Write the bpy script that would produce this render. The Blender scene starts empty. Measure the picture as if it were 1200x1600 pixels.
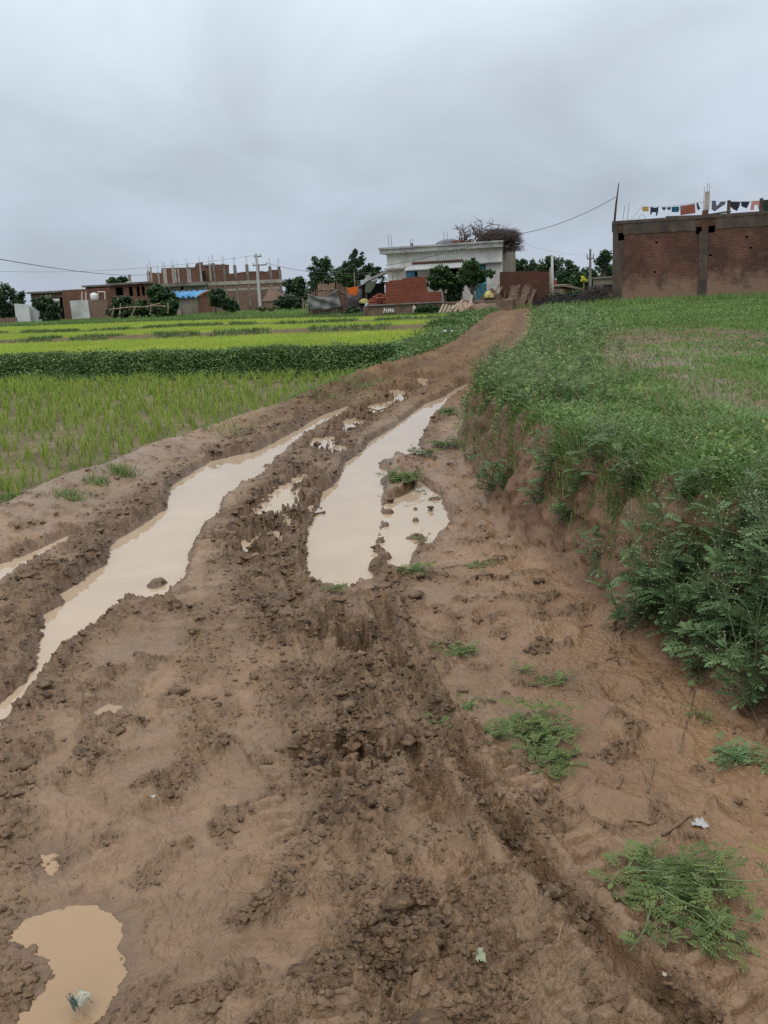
import bpy, math, random
import numpy as np
from mathutils import Vector, Matrix
R = math.radians
rng = np.random.default_rng(7)
random.seed(7)
S = bpy.context.scene
COL = S.collection

# ------------------------------------------------------------------ camera
FPX, CAMH, PITCH, ROLL = 1400.0, 1.6, R(13.75), R(2.9)
fw = np.array([0, math.cos(PITCH), -math.sin(PITCH)])
r0 = np.array([1.0, 0, 0]); u0 = np.cross(r0, fw)
rt = math.cos(ROLL) * r0 - math.sin(ROLL) * u0
up = math.sin(ROLL) * r0 + math.cos(ROLL) * u0
cam_d = bpy.data.cameras.new('camera'); cam = bpy.data.objects.new('camera', cam_d); COL.objects.link(cam)
cam_d.sensor_fit = 'VERTICAL'; cam_d.sensor_height = 24.0; cam_d.lens = 24.0 * FPX / 1600.0
cam_d.clip_start = 0.05; cam_d.clip_end = 8000
M = Matrix.Identity(4)
for i in range(3):
    M[i][0], M[i][1], M[i][2] = rt[i], up[i], -fw[i]
M[2][3] = CAMH
cam.matrix_world = M
S.camera = cam
S.cycles.use_denoising = False

# ------------------------------------------------------------------ light
S.view_settings.view_transform = 'Standard'; S.view_settings.look = 'None'
S.view_settings.gamma = 1.0; S.view_settings.exposure = 0.17
SUN_EL, SUN_ROT = R(62), R(200)
W = bpy.data.worlds.new("World"); S.world = W; W.use_nodes = True
nt = W.node_tree; nt.nodes.clear()
def wn(t, **k):
    n = nt.nodes.new(t)
    for a, b in k.items(): setattr(n, a, b)
    return n
out = wn('ShaderNodeOutputWorld'); bg = wn('ShaderNodeBackground'); bg.inputs['Strength'].default_value = 0.1
sky = wn('ShaderNodeTexSky', sky_type='NISHITA', sun_disc=False, sun_elevation=SUN_EL, sun_rotation=SUN_ROT)
tc = wn('ShaderNodeTexCoord'); sep = wn('ShaderNodeSeparateXYZ')
nt.links.new(tc.outputs['Generated'], sep.inputs[0])
zc = wn('ShaderNodeMath', operation='MAXIMUM'); zc.inputs[1].default_value = 0.0
nt.links.new(sep.outputs['Z'], zc.inputs[0])
den = wn('ShaderNodeMath', operation='ADD'); den.inputs[1].default_value = 0.50
nt.links.new(zc.outputs[0], den.inputs[0])
dx = wn('ShaderNodeMath', operation='DIVIDE'); dy = wn('ShaderNodeMath', operation='DIVIDE')
for d, o in ((dx, 'X'), (dy, 'Y')):
    nt.links.new(sep.outputs[o], d.inputs[0]); nt.links.new(den.outputs[0], d.inputs[1])
cmb = wn('ShaderNodeCombineXYZ'); nt.links.new(dx.outputs[0], cmb.inputs[0]); nt.links.new(dy.outputs[0], cmb.inputs[1])
n1 = wn('ShaderNodeTexNoise'); n1.inputs['Scale'].default_value = 2.3; n1.inputs['Detail'].default_value = 6; n1.inputs['Roughness'].default_value = 0.5
n1.inputs['Distortion'].default_value = 0.5
nt.links.new(cmb.outputs[0], n1.inputs['Vector'])
grad = wn('ShaderNodeValToRGB')           # cloud layer luminance by height: dim at the horizon, bright at the zenith
el = grad.color_ramp.elements
el[0].position = 0.0; el[0].color = (0.430, 0.490, 0.585, 1)
el[1].position = 1.0; el[1].color = (1.50, 1.52, 1.55, 1)
for p, c in ((0.10, (0.450, 0.505, 0.585, 1)), (0.19, (0.52, 0.585, 0.660, 1)), (0.30, (0.70, 0.785, 0.850, 1)), (0.55, (1.10, 1.15, 1.19, 1))):
    e = el.new(p); e.color = c
nt.links.new(zc.outputs[0], grad.inputs[0])
cr = wn('ShaderNodeMapRange'); cr.inputs['From Min'].default_value = 0.3; cr.inputs['From Max'].default_value = 0.7
cr.inputs['To Min'].default_value = 8.3; cr.inputs['To Max'].default_value = 11.7
nt.links.new(n1.outputs['Fac'], cr.inputs['Value'])
mul = wn('ShaderNodeVectorMath', operation='SCALE')
nt.links.new(grad.outputs[0], mul.inputs[0]); nt.links.new(cr.outputs[0], mul.inputs['Scale'])
mixs = wn('ShaderNodeMix', data_type='RGBA'); mixs.inputs['Factor'].default_value = 0.96
nt.links.new(sky.outputs[0], mixs.inputs['A']); nt.links.new(mul.outputs[0], mixs.inputs['B'])
nt.links.new(mixs.outputs['Result'], bg.inputs['Color']); nt.links.new(bg.outputs[0], out.inputs[0])

sl = bpy.data.lights.new('sun', 'SUN'); sl.energy = 0.7; sl.angle = R(35); sl.color = (1.0, 0.97, 0.92)
so = bpy.data.objects.new('sun', sl); COL.objects.link(so)
so.rotation_euler = (math.pi / 2 - SUN_EL, 0, -SUN_ROT + math.pi)

# ------------------------------------------------------------------ layout helpers
def ray(x, y):
    d = fw * FPX + rt * (x - 600) + up * (800 - y)
    return d / np.linalg.norm(d)
def at(x, y, z=0.0):
    d = ray(x, y); t = (z - CAMH) / d[2]; return np.array([d[0] * t, d[1] * t, z])
def aty(x, y, Y):
    d = ray(x, y); t = Y / d[1]; return np.array([0, 0, CAMH]) + d * t
def sstep(a, b, x):
    t = np.clip((x - a) / (b - a), 0, 1); return t * t * (3 - 2 * t)

# ------------------------------------------------------------------ noise
_P = np.random.default_rng(3).permutation(256).astype(np.int32); _P = np.concatenate([_P, _P])
_A = np.random.default_rng(4).random(256) * 2 * np.pi
_G = np.stack([np.cos(_A), np.sin(_A)], 1).astype(np.float32)
def perlin(x, y, seed=0):
    x = np.asarray(x, np.float32) + seed * 17.31; y = np.asarray(y, np.float32) + seed * 5.77
    xi = np.floor(x).astype(np.int32); yi = np.floor(y).astype(np.int32)
    fx = x - xi; fy = y - yi
    u = fx * fx * fx * (fx * (fx * 6 - 15) + 10); v = fy * fy * fy * (fy * (fy * 6 - 15) + 10)
    def g(ix, iy, dx, dy):
        h = _P[(_P[ix & 255] + iy) & 255]; return _G[h, 0] * dx + _G[h, 1] * dy
    a = g(xi, yi, fx, fy); b = g(xi + 1, yi, fx - 1, fy); c = g(xi, yi + 1, fx, fy - 1); d = g(xi + 1, yi + 1, fx - 1, fy - 1)
    return (a + u * (b - a)) * (1 - v) + (c + u * (d - c)) * v
def fbm(x, y, seed=0, n=3):
    s = 0; a = 1.0
    for i in range(n):
        s = s + a * perlin(x * 2 ** i, y * 2 ** i, seed + i * 3); a *= 0.5
    return s
def worley(x, y, seed=0):
    x = np.asarray(x, np.float32); y = np.asarray(y, np.float32)
    xi = np.floor(x).astype(np.int32); yi = np.floor(y).astype(np.int32)
    best = np.full(x.shape, 9.0, np.float32)
    r1 = np.random.default_rng(50 + seed).random((256, 2)).astype(np.float32)
    for i in (-1, 0, 1):
        for j in (-1, 0, 1):
            h = _P[(_P[(xi + i) & 255] + yi + j) & 255]
            dx = xi + i + r1[h, 0] - x; dy = yi + j + r1[h, 1] - y
            best = np.minimum(best, dx * dx + dy * dy)
    return np.sqrt(best)

# ------------------------------------------------------------------ material helpers
def mat_new(name):
    m = bpy.data.materials.new(name); m.use_nodes = True; m.node_tree.nodes.clear(); return m, m.node_tree
class NB:
    def __init__(s, t): s.t = t
    def n(s, typ, ins=None, **k):
        n = s.t.nodes.new(typ)
        for a, b in k.items(): setattr(n, a, b)
        for a, b in (ins or {}).items():
            if hasattr(b, 'links') and not isinstance(b, (int, float, tuple, str)): s.t.links.new(b, n.inputs[a])
            else: n.inputs[a].default_value = b
        return n
    def mix(s, f, a, b, mode='MIX'):
        n = s.n('ShaderNodeMix', data_type='RGBA', blend_type=mode)
        for k, v in (('Factor', f), ('A', a), ('B', b)):
            i = [q for q in n.inputs if q.name == k and (q.type == 'RGBA' or (k == 'Factor' and q.type == 'VALUE'))][0]
            if hasattr(v, 'links'): s.t.links.new(v, i)
            else: i.default_value = (v if k == 'Factor' else (tuple(v) + (1,))[:4])
        return [o for o in n.outputs if o.type == 'RGBA'][0]
    def math(s, op, a, b=0.0, clamp=False):
        n = s.n('ShaderNodeMath', operation=op, use_clamp=clamp)
        for i, v in enumerate((a, b)):
            if hasattr(v, 'links'): s.t.links.new(v, n.inputs[i])
            else: n.inputs[i].default_value = v
        return n.outputs[0]
    def rng(s, v, a, b, c=0.0, d=1.0):
        n = s.n('ShaderNodeMapRange', {'Value': v, 'From Min': a, 'From Max': b, 'To Min': c, 'To Max': d}); return n.outputs[0]
    def noise(s, vec, sc, det=4, ro=0.55, dist=0.0):
        return s.n('ShaderNodeTexNoise', {'Vector': vec, 'Scale': sc, 'Detail': det, 'Roughness': ro, 'Distortion': dist}).outputs['Fac']
    def attr(s, nm): return s.n('ShaderNodeAttribute', attribute_name=nm).outputs['Fac']
    def finish(s, col, rough=0.8, bump=None, bs=0.3, bd=0.01, spec=0.5, transl=0.0, metal=0.0, ior=1.45):
        p = s.n('ShaderNodeBsdfPrincipled', {'Roughness': rough, 'Metallic': metal, 'IOR': ior, 'Specular IOR Level': spec})
        if hasattr(col, 'links'): s.t.links.new(col, p.inputs['Base Color'])
        else: p.inputs['Base Color'].default_value = tuple(col) + (1,)
        if bump is not None:
            b = s.n('ShaderNodeBump', {'Strength': bs, 'Distance': bd, 'Height': bump}); s.t.links.new(b.outputs[0], p.inputs['Normal'])
        o = s.n('ShaderNodeOutputMaterial'); sh = p.outputs[0]
        if transl:
            tr = s.n('ShaderNodeBsdfTranslucent')
            if hasattr(col, 'links'): s.t.links.new(col, tr.inputs['Color'])
            else: tr.inputs['Color'].default_value = tuple(col) + (1,)
            mx = s.n('ShaderNodeMixShader', {0: transl}); s.t.links.new(sh, mx.inputs[1]); s.t.links.new(tr.outputs[0], mx.inputs[2]); sh = mx.outputs[0]
        s.t.links.new(sh, o.inputs[0])
def simple(name, c, rough=0.8, var=0.25, sc=6.0, bs=0.25, stain=None, metal=0.0, detail=5, coord='Object'):
    m, t = mat_new(name); b = NB(t)
    v = b.n('ShaderNodeTexCoord').outputs[coord]
    n = b.noise(v, sc, detail, 0.65); n2 = b.noise(v, sc * 7, 3)
    dk = tuple(x * (1 - var) for x in c); lt = tuple(min(1, x * (1 + var)) for x in c)
    col = b.mix(b.rng(n, 0.3, 0.7), dk, lt)
    if stain: col = b.mix(b.rng(b.noise(v, sc * 0.35, 6, 0.7), 0.48, 0.68), col, stain)
    b.finish(col, rough, n2, bs, 0.01, metal=metal); return m
def brickmat(name, c1, c2, mortar, stain=None, bw=0.23, bh=0.075, ms=0.012, wob=0.35, stain_lo=0.45, stain_hi=0.7, eff=None):
    m, t = mat_new(name); b = NB(t)
    uv = b.n('ShaderNodeTexCoord').outputs['UV']
    wob_n = b.n('ShaderNodeTexNoise', {'Vector': uv, 'Scale': 3.0, 'Detail': 2.0})
    off = b.n('ShaderNodeVectorMath', {0: wob_n.outputs['Color'], 1: (0.5, 0.5, 0.5)}, operation='SUBTRACT').outputs[0]
    sc = b.n('ShaderNodeVectorMath', {0: off, 'Scale': 0.03 * wob}, operation='SCALE').outputs[0]
    vec = b.n('ShaderNodeVectorMath', {0: uv, 1: sc}, operation='ADD').outputs[0]
    br = b.n('ShaderNodeTexBrick', {'Vector': vec, 'Color1': c1 + (1,), 'Color2': c2 + (1,), 'Mortar': mortar + (1,), 'Scale': 1.0, 'Mortar Size': ms, 'Mortar Smooth': 0.3, 'Bias': -0.1, 'Brick Width': bw, 'Row Height': bh})
    n = b.noise(uv, 1.3, 6, 0.7); n3 = b.noise(uv, 14.0, 4, 0.7)
    col = b.mix(b.rng(n3, 0.3, 0.7, 0.0, 0.55), br.outputs['Color'], tuple(x * 0.45 for x in c1))
    col = b.mix(b.rng(n, 0.35, 0.65, 0.0, 0.5), col, tuple(x * 0.5 for x in c2))
    if stain: col = b.mix(b.rng(b.noise(uv, 0.55, 7, 0.7, 0.6), stain_lo, stain_hi, 0, 0.8), col, stain)
    if eff:   # pale salt bloom near the foot of the wall, a broad horizontal band with torn edges
        sp = b.n('ShaderNodeSeparateXYZ', {0: uv}).outputs['Y']
        k = b.math('ADD', b.rng(sp, eff[0], eff[1], 1.0, 0.0), b.rng(n, 0.3, 0.7, -0.5, 0.5))
        col = b.mix(b.math('MULTIPLY', b.rng(k, 0.3, 0.8), 0.55), col, eff[2])
    h = b.math('ADD', b.math('MULTIPLY', br.outputs['Fac'], -1.0), b.math('MULTIPLY', n3, 0.6))
    b.finish(col, 0.9, h, 0.6, 0.012, spec=0.25); return m
def leafmat(name, dark, light, rough=0.55, transl=0.25, yellow=None):
    m, t = mat_new(name); b = NB(t)
    col = b.mix(b.attr('tint'), dark, light)
    if yellow: col = b.mix(b.rng(b.attr('tint'), 0.93, 0.97), col, yellow)
    b.finish(col, rough, spec=0.3, transl=transl); return m

# ------------------------------------------------------------------ mesh helpers
def setprops(o, label=None, cat=None, group=None, kind=None):
    if label: o['label'] = label
    if cat: o['category'] = cat
    if group: o['group'] = group
    if kind: o['kind'] = kind
    return o
def link(o, parent=None):
    COL.objects.link(o)
    if parent is not None: o.parent = parent
    return o
def thing(name, label, cat, loc=(0, 0, 0), rz=0.0, group=None):
    o = bpy.data.objects.new(name, None); link(o); o.location = tuple(float(v) for v in loc); o.rotation_euler = (0, 0, rz)
    o.empty_display_size = 0.2
    return setprops(o, label, cat, group)
def mesh_np(name, verts, faces, mat, attrs=None, smooth=False, parent=None):
    """verts (N,3); faces: list of (M,k) integer arrays."""
    me = bpy.data.meshes.new(name); verts = np.ascontiguousarray(verts, np.float32)
    faces = [np.asarray(f, np.int32) for f in faces if len(f)]
    idx = np.concatenate([f.ravel() for f in faces]); tot = np.concatenate([np.full(len(f), f.shape[1], np.int32) for f in faces])
    st = np.concatenate([[0], np.cumsum(tot)[:-1]]).astype(np.int32)
    me.vertices.add(len(verts)); me.vertices.foreach_set('co', verts.ravel())
    me.loops.add(len(idx)); me.loops.foreach_set('vertex_index', idx)
    me.polygons.add(len(tot)); me.polygons.foreach_set('loop_start', st)
    if smooth: me.polygons.foreach_set('use_smooth', np.ones(len(tot), bool))
    for k, v in (attrs or {}).items():
        a = me.attributes.new(k, 'FLOAT', 'POINT'); a.data.foreach_set('value', np.ascontiguousarray(v, np.float32))
    me.update(calc_edges=True); me.validate()
    if mat: me.materials.append(mat)
    o = bpy.data.objects.new(name, me); return link(o, parent)
class MB:
    def __init__(s): s.v = []; s.f = []
    def add(s, vs, fs):
        o = len(s.v); s.v += [tuple(map(float, v)) for v in vs]; s.f += [tuple(i + o for i in f) for f in fs]; return s
    def box(s, x0, x1, y0, y1, z0, z1, rot=None, org=(0, 0, 0), jit=0.0):
        vs = [(x, y, z) for z in (z0, z1) for y in (y0, y1) for x in (x0, x1)]
        if jit: vs = [tuple(c + random.uniform(-jit, jit) for c in v) for v in vs]
        if rot is not None: vs = [tuple(rot @ Vector(v) + Vector(org)) for v in vs]
        return s.add(vs, [(0, 2, 3, 1), (4, 5, 7, 6), (0, 1, 5, 4), (1, 3, 7, 5), (3, 2, 6, 7), (2, 0, 4, 6)])
    def tube(s, pts, rad, n=6, cap=True):
        pts = [Vector(p) for p in pts]
        if not hasattr(rad, '__len__'): rad = [rad] * len(pts)
        rings = []
        for i, p in enumerate(pts):
            d = (pts[min(i + 1, len(pts) - 1)] - pts[max(i - 1, 0)]).normalized()
            a = d.cross(Vector((0.13, 0.21, 1)) if abs(d.z) < 0.9 else Vector((1, 0.1, 0))).normalized(); b = d.cross(a)
            rings.append([p + (a * math.cos(2 * math.pi * k / n) + b * math.sin(2 * math.pi * k / n)) * rad[i] for k in range(n)])
        vs = [v for r in rings for v in r]; fs = []
        for i in range(len(pts) - 1):
            for k in range(n):
                fs.append((i * n + k, i * n + (k + 1) % n, (i + 1) * n + (k + 1) % n, (i + 1) * n + k))
        if cap: fs += [tuple(range(n))[::-1], tuple(range((len(pts) - 1) * n, len(pts) * n))]
        return s.add(vs, fs)
    def prism(s, poly, y0, y1):                       # polygon in the x,z plane, given a thickness in y
        n = len(poly); vs = [(x, y0, z) for x, z in poly] + [(x, y1, z) for x, z in poly]
        return s.add(vs, [tuple(range(n)), tuple(range(n, 2 * n))[::-1]] + [(i, i + n, (i + 1) % n + n, (i + 1) % n) for i in range(n)])
    def holes(s, x0, x1, z0, z1, y0, y1, holes):      # a wall slab in x,z with rectangular openings and their reveals
        xs = sorted({x0, x1} | {h[0] for h in holes} | {h[1] for h in holes}); zs = sorted({z0, z1} | {h[2] for h in holes} | {h[3] for h in holes})
        inh = lambda cx, cz: any(h[0] < cx < h[1] and h[2] < cz < h[3] for h in holes)
        for a, b in zip(xs, xs[1:]):
            for c, d in zip(zs, zs[1:]):
                if inh((a + b) / 2, (c + d) / 2): continue
                s.add([(a, y0, c), (b, y0, c), (b, y0, d), (a, y0, d)], [(0, 1, 2, 3)])
                s.add([(a, y1, c), (b, y1, c), (b, y1, d), (a, y1, d)], [(3, 2, 1, 0)])
        for h in holes:
            a, b, c, d = h
            s.add([(a, y0, c), (b, y0, c), (b, y1, c), (a, y1, c)], [(0, 3, 2, 1)]); s.add([(a, y0, d), (b, y0, d), (b, y1, d), (a, y1, d)], [(0, 1, 2, 3)])
            s.add([(a, y0, c), (a, y1, c), (a, y1, d), (a, y0, d)], [(0, 3, 2, 1)]); s.add([(b, y0, c), (b, y1, c), (b, y1, d), (b, y0, d)], [(0, 1, 2, 3)])
        s.add([(x0, y0, z0), (x0, y1, z0), (x0, y1, z1), (x0, y0, z1)], [(0, 3, 2, 1)]); s.add([(x1, y0, z0), (x1, y1, z0), (x1, y1, z1), (x1, y0, z1)], [(0, 1, 2, 3)])
        s.add([(x0, y0, z1), (x1, y0, z1), (x1, y1, z1), (x0, y1, z1)], [(0, 1, 2, 3)])
        return s
    def build(s, name, mat, parent=None, smooth=False, loc=None, rz=0, uv=True):
        me = bpy.data.meshes.new(name); me.from_pydata(s.v, [], s.f); me.update()
        if uv:
            l = me.uv_layers.new(name='UVMap'); V = me.vertices
            for p in me.polygons:
                n = p.normal; k = max(range(3), key=lambda i: abs(n[i]))
                for li in p.loop_indices:
                    c = V[me.loops[li].vertex_index].co
                    l.data[li].uv = (c.y, c.z) if k == 0 else ((c.x, c.z) if k == 1 else (c.x, c.y))
        if smooth:
            for p in me.polygons: p.use_smooth = True
        if mat: me.materials.append(mat)
        o = bpy.data.objects.new(name, me); link(o, parent)
        if loc is not None: o.location = tuple(float(v) for v in loc); o.rotation_euler = (0, 0, rz)
        return o
class Frame:                                            # a facade: origin on the ground, local x along it, local y away from the viewer
    def __init__(s, px, py, Y, deg, z=None):
        s.o = aty(px, py, Y); s.th = R(deg); s.o[2] = 0.0
        s.ex = np.array([math.cos(s.th), math.sin(s.th), 0]); s.ey = np.array([-math.sin(s.th), math.cos(s.th), 0])
    def loc(s, px, py, yl=0.0):
        d = ray(px, py); c = np.array([0, 0, CAMH]); p0 = s.o + s.ey * yl
        t = ((p0 - c) @ s.ey) / (d @ s.ey); p = c + d * t
        return float((p - s.o) @ s.ex), float(p[2])
    def world(s, x, y, z): return s.o + s.ex * x + s.ey * y + np.array([0, 0, z])
def copy_tree(o, parent=None):
    c = o.copy(); COL.objects.link(c)
    if parent is not None: c.parent = parent
    for ch in list(o.children): copy_tree(ch, c)
    return c

# ------------------------------------------------------------------ terrain
def zroad(Y): return np.clip(0.0155 * (np.asarray(Y, float) - 15) , 0, 0.40) - 0.02 * 0
def road_pt(x, y):
    z = 0.0
    for _ in range(30): p = at(x, y, z); z = float(zroad(p[1]))
    return p
LE = [road_pt(*p) for p in [(0, 800), (150, 735), (300, 680), (400, 652), (470, 627), (520, 603), (600, 580), (700, 535), (752, 495)]]
LEy = np.array([1.0, 4.0] + [p[1] for p in LE] + [70, 130]); LEx = np.array([-4.2, -3.9] + [p[0] for p in LE] + [LE[-1][0] + 7, LE[-1][0] + 20])
FT = [road_pt(*p) for p in [(1200, 1180), (1060, 1060), (960, 1000), (900, 930), (830, 870), (770, 815), (730, 740), (700, 690), (720, 620), (745, 580), (770, 530), (800, 495)]]
FTy = np.array([0.5] + [p[1] for p in FT] + [70, 130]); FTx = np.array([1.75] + [p[0] + float(np.interp(p[1], [9, 13, 18, 30, 40, 50], [0, 0.5, 1.0, 1.15, 0.7, 0.4])) for p in FT] + [FT[-1][0] + 7, FT[-1][0] + 20])
x_left = lambda Y: np.interp(Y, LEy, LEx)
x_foot = lambda Y: np.interp(Y, FTy, FTx)
DK = np.array([[-200, 60.0], [-30, 31.5], [-10.15, 24.2], [-4.46, 21.6], [-1.3, 20.6], [3, 19.5]])
y_dike = lambda X: np.interp(X, DK[:, 0], DK[:, 1])
Z2 = 0.24
def line_y(pts, z=Z2):
    w = [at(x, y, z) for x, y in pts]; w.sort(key=lambda p: p[0])
    xs = [p[0] for p in w]; ys = [p[1] for p in w]
    return lambda X: np.interp(X, [xs[0] - 60] + xs + [xs[-1] + 20], [ys[0] + 12] + ys + [ys[-1] + 1])
bundA = line_y([(0, 535), (233, 527), (467, 518), (667, 511)], 0.40)
bundB = line_y([(0, 521), (150, 517), (300, 509), (467, 505), (700, 497)], 0.50)
bundC = line_y([(0, 512), (110, 508), (250, 503), (420, 499), (560, 497), (720, 492)], 0.45)
def zfield(X, Y): return np.interp(Y, [0, 8, 40, 60, 100], [0.74, 0.70, 0.56, 0.48, 0.42])
def zones(X, Y):
    u = x_left(Y) - X; t = X - x_foot(Y); v = Y - y_dike(X); return u, t, v
def terrain(X, Y):
    X = np.asarray(X, float); Y = np.asarray(Y, float)
    u, t, v = zones(X, Y); zr = zroad(Y)
    wob = 0.10 * perlin(X * 1.1, Y * 1.1, 31) + 0.05 * perlin(X * 3.1, Y * 3.1, 32)
    w = np.interp(Y, [3, 4.5, 8, 14, 30], [0.75, 0.40, 0.30, 0.5, 0.8])
    tt = np.clip((t + wob * 1.2) / w, 0, 1)
    sb = np.where(Y < 9, 0.25 * tt + 0.75 * sstep(0.12, 0.9, tt), tt * tt * (3 - 2 * tt))
    H = zr + (zfield(X, Y) - zr) * sb
    dk = sstep(0.0, 0.75, v + wob)
    lowz = -0.20 + (Z2 + 0.10 * np.exp(-((v - 0.85) / 0.4) ** 2) + 0.20) * dk
    for bl, hgt, st in ((bundA, 0.18, 0.12), (bundB, 0.16, 0.03), (bundC, 0.10, 0.0)):
        lowz = lowz + st * sstep(-0.5, 0.5, Y - bl(X)) + hgt * np.exp(-((Y - bl(X) + 0.3 * wob) / 0.55) ** 2)
    su = sstep(-0.10, 0.55, u + wob * 0.8)
    H = H + (lowz - zr) * su
    near = 1 - sstep(17, 23, Y)
    H = H + near * (0.10 + 0.10 * perlin(X * 0.8, Y * 0.8, 5)) * np.exp(-((u + 0.22 + wob) / 0.30) ** 2)
    H = H + sstep(60, 400, Y) * 0.0
    return H
def hit(px, py):
    d = ray(px, py); lo = 1.0; t = 1.0; c = np.array([0, 0, CAMH])
    while t < 400:
        p = c + d * t
        if p[2] < terrain(p[0], p[1]): break
        lo = t; t *= 1.01
    hi = t
    for _ in range(25):
        m = (lo + hi) / 2; p = c + d * m
        if p[2] < terrain(p[0], p[1]): hi = m
        else: lo = m
    return c + d * hi

# puddles: outlines on the road surface
def crop(pts, sx, ox, oy): return [(ox + x * sx, oy + y * sx) for x, y in pts]
C4 = lambda pts: crop(pts, 0.3167, 400, 600)
C1 = lambda pts: crop(pts, 0.5333, 0, 1000)
C7 = lambda pts: crop(pts, 0.5333, 0, 560)
PUD = [
 ('left_rut', [(545, 634), (500, 650), (464, 672), (405, 704), (330, 720), (267, 760), (261, 795), (229, 816), (176, 848), (165, 880), (128, 907), (96, 928), (101, 944), (69, 960), (59, 1002), (60, 1040), (30, 1075), (10, 1095), (-40, 1130), (-90, 1200), (-60, 1230), (0, 1145), (40, 1085), (80, 1035), (117, 1008), (155, 976), (181, 947), (208, 936), (229, 944), (251, 941), (267, 925), (283, 915), (291, 891), (299, 859), (315, 827), (341, 811), (347, 784), (373, 763), (410, 747), (421, 731), (437, 715), (471, 683), (500, 668), (552, 640)], -0.055, 0.9, 0.03),
 ('right_rut', C4([(1050, -5), (1000, 15), (920, 65), (830, 100), (750, 160), (680, 215), (620, 250), (560, 285), (530, 330), (440, 390), (420, 450), (390, 500), (330, 530), (310, 590), (290, 650), (255, 720), (245, 830), (250, 900), (260, 970), (310, 1015), (430, 1030), (475, 1025), (500, 985), (560, 1005), (590, 990), (570, 910), (600, 880), (600, 850), (590, 790), (620, 690), (620, 600), (620, 560), (640, 470), (660, 390), (690, 340), (740, 370), (800, 380), (820, 330), (800, 300), (830, 240), (870, 170), (945, 85), (1000, 50), (1060, 15)]), -0.055, 1.1, 0.022),
 ('right_pool', C4([(640, 575), (700, 560), (780, 520), (800, 480), (850, 510), (910, 550), (930, 610), (955, 670), (945, 710), (900, 740), (870, 790), (850, 820), (770, 830), (760, 900), (700, 945), (655, 920), (640, 870), (605, 835), (600, 780), (622, 700), (628, 630)]), -0.055, 0.8, 0.03),
 ('mid_a', C4([(10, 590), (60, 520), (130, 490), (200, 460), (225, 490), (225, 570), (200, 600), (190, 625), (110, 655), (60, 640), (0, 650), (-20, 620)]), -0.035, 0.5, 0.06),
 ('mid_b', C4([(20, 775), (60, 735), (110, 715), (100, 770), (60, 790)]), -0.02, 0.5, 0.03),
 ('mid_c', C4([(-80, 850), (0, 830), (45, 845), (20, 880), (-60, 880)]), -0.02, 0.5, 0.03),
 ('mid_d', C4([(290, 290), (360, 250), (420, 240), (400, 290), (340, 335), (290, 330)]), -0.035, 0.5, 0.06),
 ('mid_e', C4([(420, 215), (500, 200), (520, 215), (480, 255), (430, 250)]), -0.03, 0.5, 0.06),
 ('mid_f', C4([(540, 110), (690, 70), (700, 95), (600, 125)]), -0.03, 0.5, 0.08),
 *[('mid_%d' % i, [(cx_ + r_ * FPX * math.cos(a_) * (1 + .35 * math.sin(3 * a_ + i)) / d_, cy_ + .42 * r_ * FPX * math.sin(a_) * (1 + .3 * math.cos(2 * a_ + i)) / d_) for a_ in np.linspace(0, 6.28, 15)[:-1]], -0.03, 0.6, 0.05) for i, (cx_, cy_, r_, d_) in enumerate([(468, 792, .13, 7.0), (410, 802, .16, 6.9), (446, 818, .10, 6.6), (388, 852, .12, 6.0), (425, 838, .11, 6.2), (355, 846, .08, 6.1), (505, 692, .22, 9.8), (530, 704, .16, 9.4), (548, 662, .20, 11), (588, 640, .20, 12.5), (622, 616, .22, 14.5), (660, 596, .22, 17), (405, 872, .08, 5.8), (470, 745, .14, 8.0), (572, 1188, .06, 2.9), (560, 1015, .05, 3.8)])],
 ('far_left', C7([(-60, 620), (0, 590), (60, 570), (150, 530), (210, 503), (218, 520), (120, 575), (60, 615), (0, 645), (-60, 670)]), -0.03, 0.5, 0.04),
 ('near', C1([(15, 860), (60, 785), (130, 770), (200, 750), (290, 745), (340, 780), (355, 830), (362, 900), (350, 960), (315, 1030), (295, 1125), (285, 1220), (20, 1220), (40, 1100), (60, 1055), (130, 1000), (152, 950), (115, 890), (60, 858)]), -0.018, 0.12, 0.025),
 ('near_b', C1([(118, 605), (165, 598), (180, 640), (150, 665), (120, 650)]), -0.012, 0.15, 0.02),
 ('near_c', C1([(268, 190), (310, 165), (360, 172), (330, 200), (290, 203)]), -0.02, 0.25, 0.02),
]
PUDW = [(n, np.array([at(x, y, wl)[:2] for x, y in p]), wl - 0.0012 * i, sl_, wb) for i, (n, p, wl, sl_, wb) in enumerate(PUD)]
MOUND = []
for q_, ax, ay, hh_ in [((648, 400), .09, .28, .07), ((660, 480), .10, .22, .06), ((650, 580), .055, .07, .035), ((648, 632), .06, .06, .035), ((640, 695), .03, .04, .028), ((612, 775), .04, .045, .03), ((612, 820), .05, .05, .035), ((632, 855), .05, .06, .05), ((785, 615), .025, .03, .03), ((860, 620), .022, .04, .03), ((787, 672), .03, .03, .03), ((790, 757), .08, .05, .04), ((880, 567), .07, .03, .03), ((60, 405), .06, .06, .035), ((600, 900), .07, .12, .06)]:
    p_ = at(400 + q_[0] * .3167, 600 + q_[1] * .3167, -.05); MOUND.append((p_[0], p_[1], ax, ay, hh_))
p_ = at(245, 912, -.05); MOUND.append((p_[0], p_[1], .07, .10, .04))
def segdist(X, Y, a, b):
    d = b - a; L = max(float(d @ d), 1e-9)
    h = np.clip(((X - a[0]) * d[0] + (Y - a[1]) * d[1]) / L, 0, 1)
    return np.hypot(X - a[0] - h * d[0], Y - a[1] - h * d[1]), h
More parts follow.
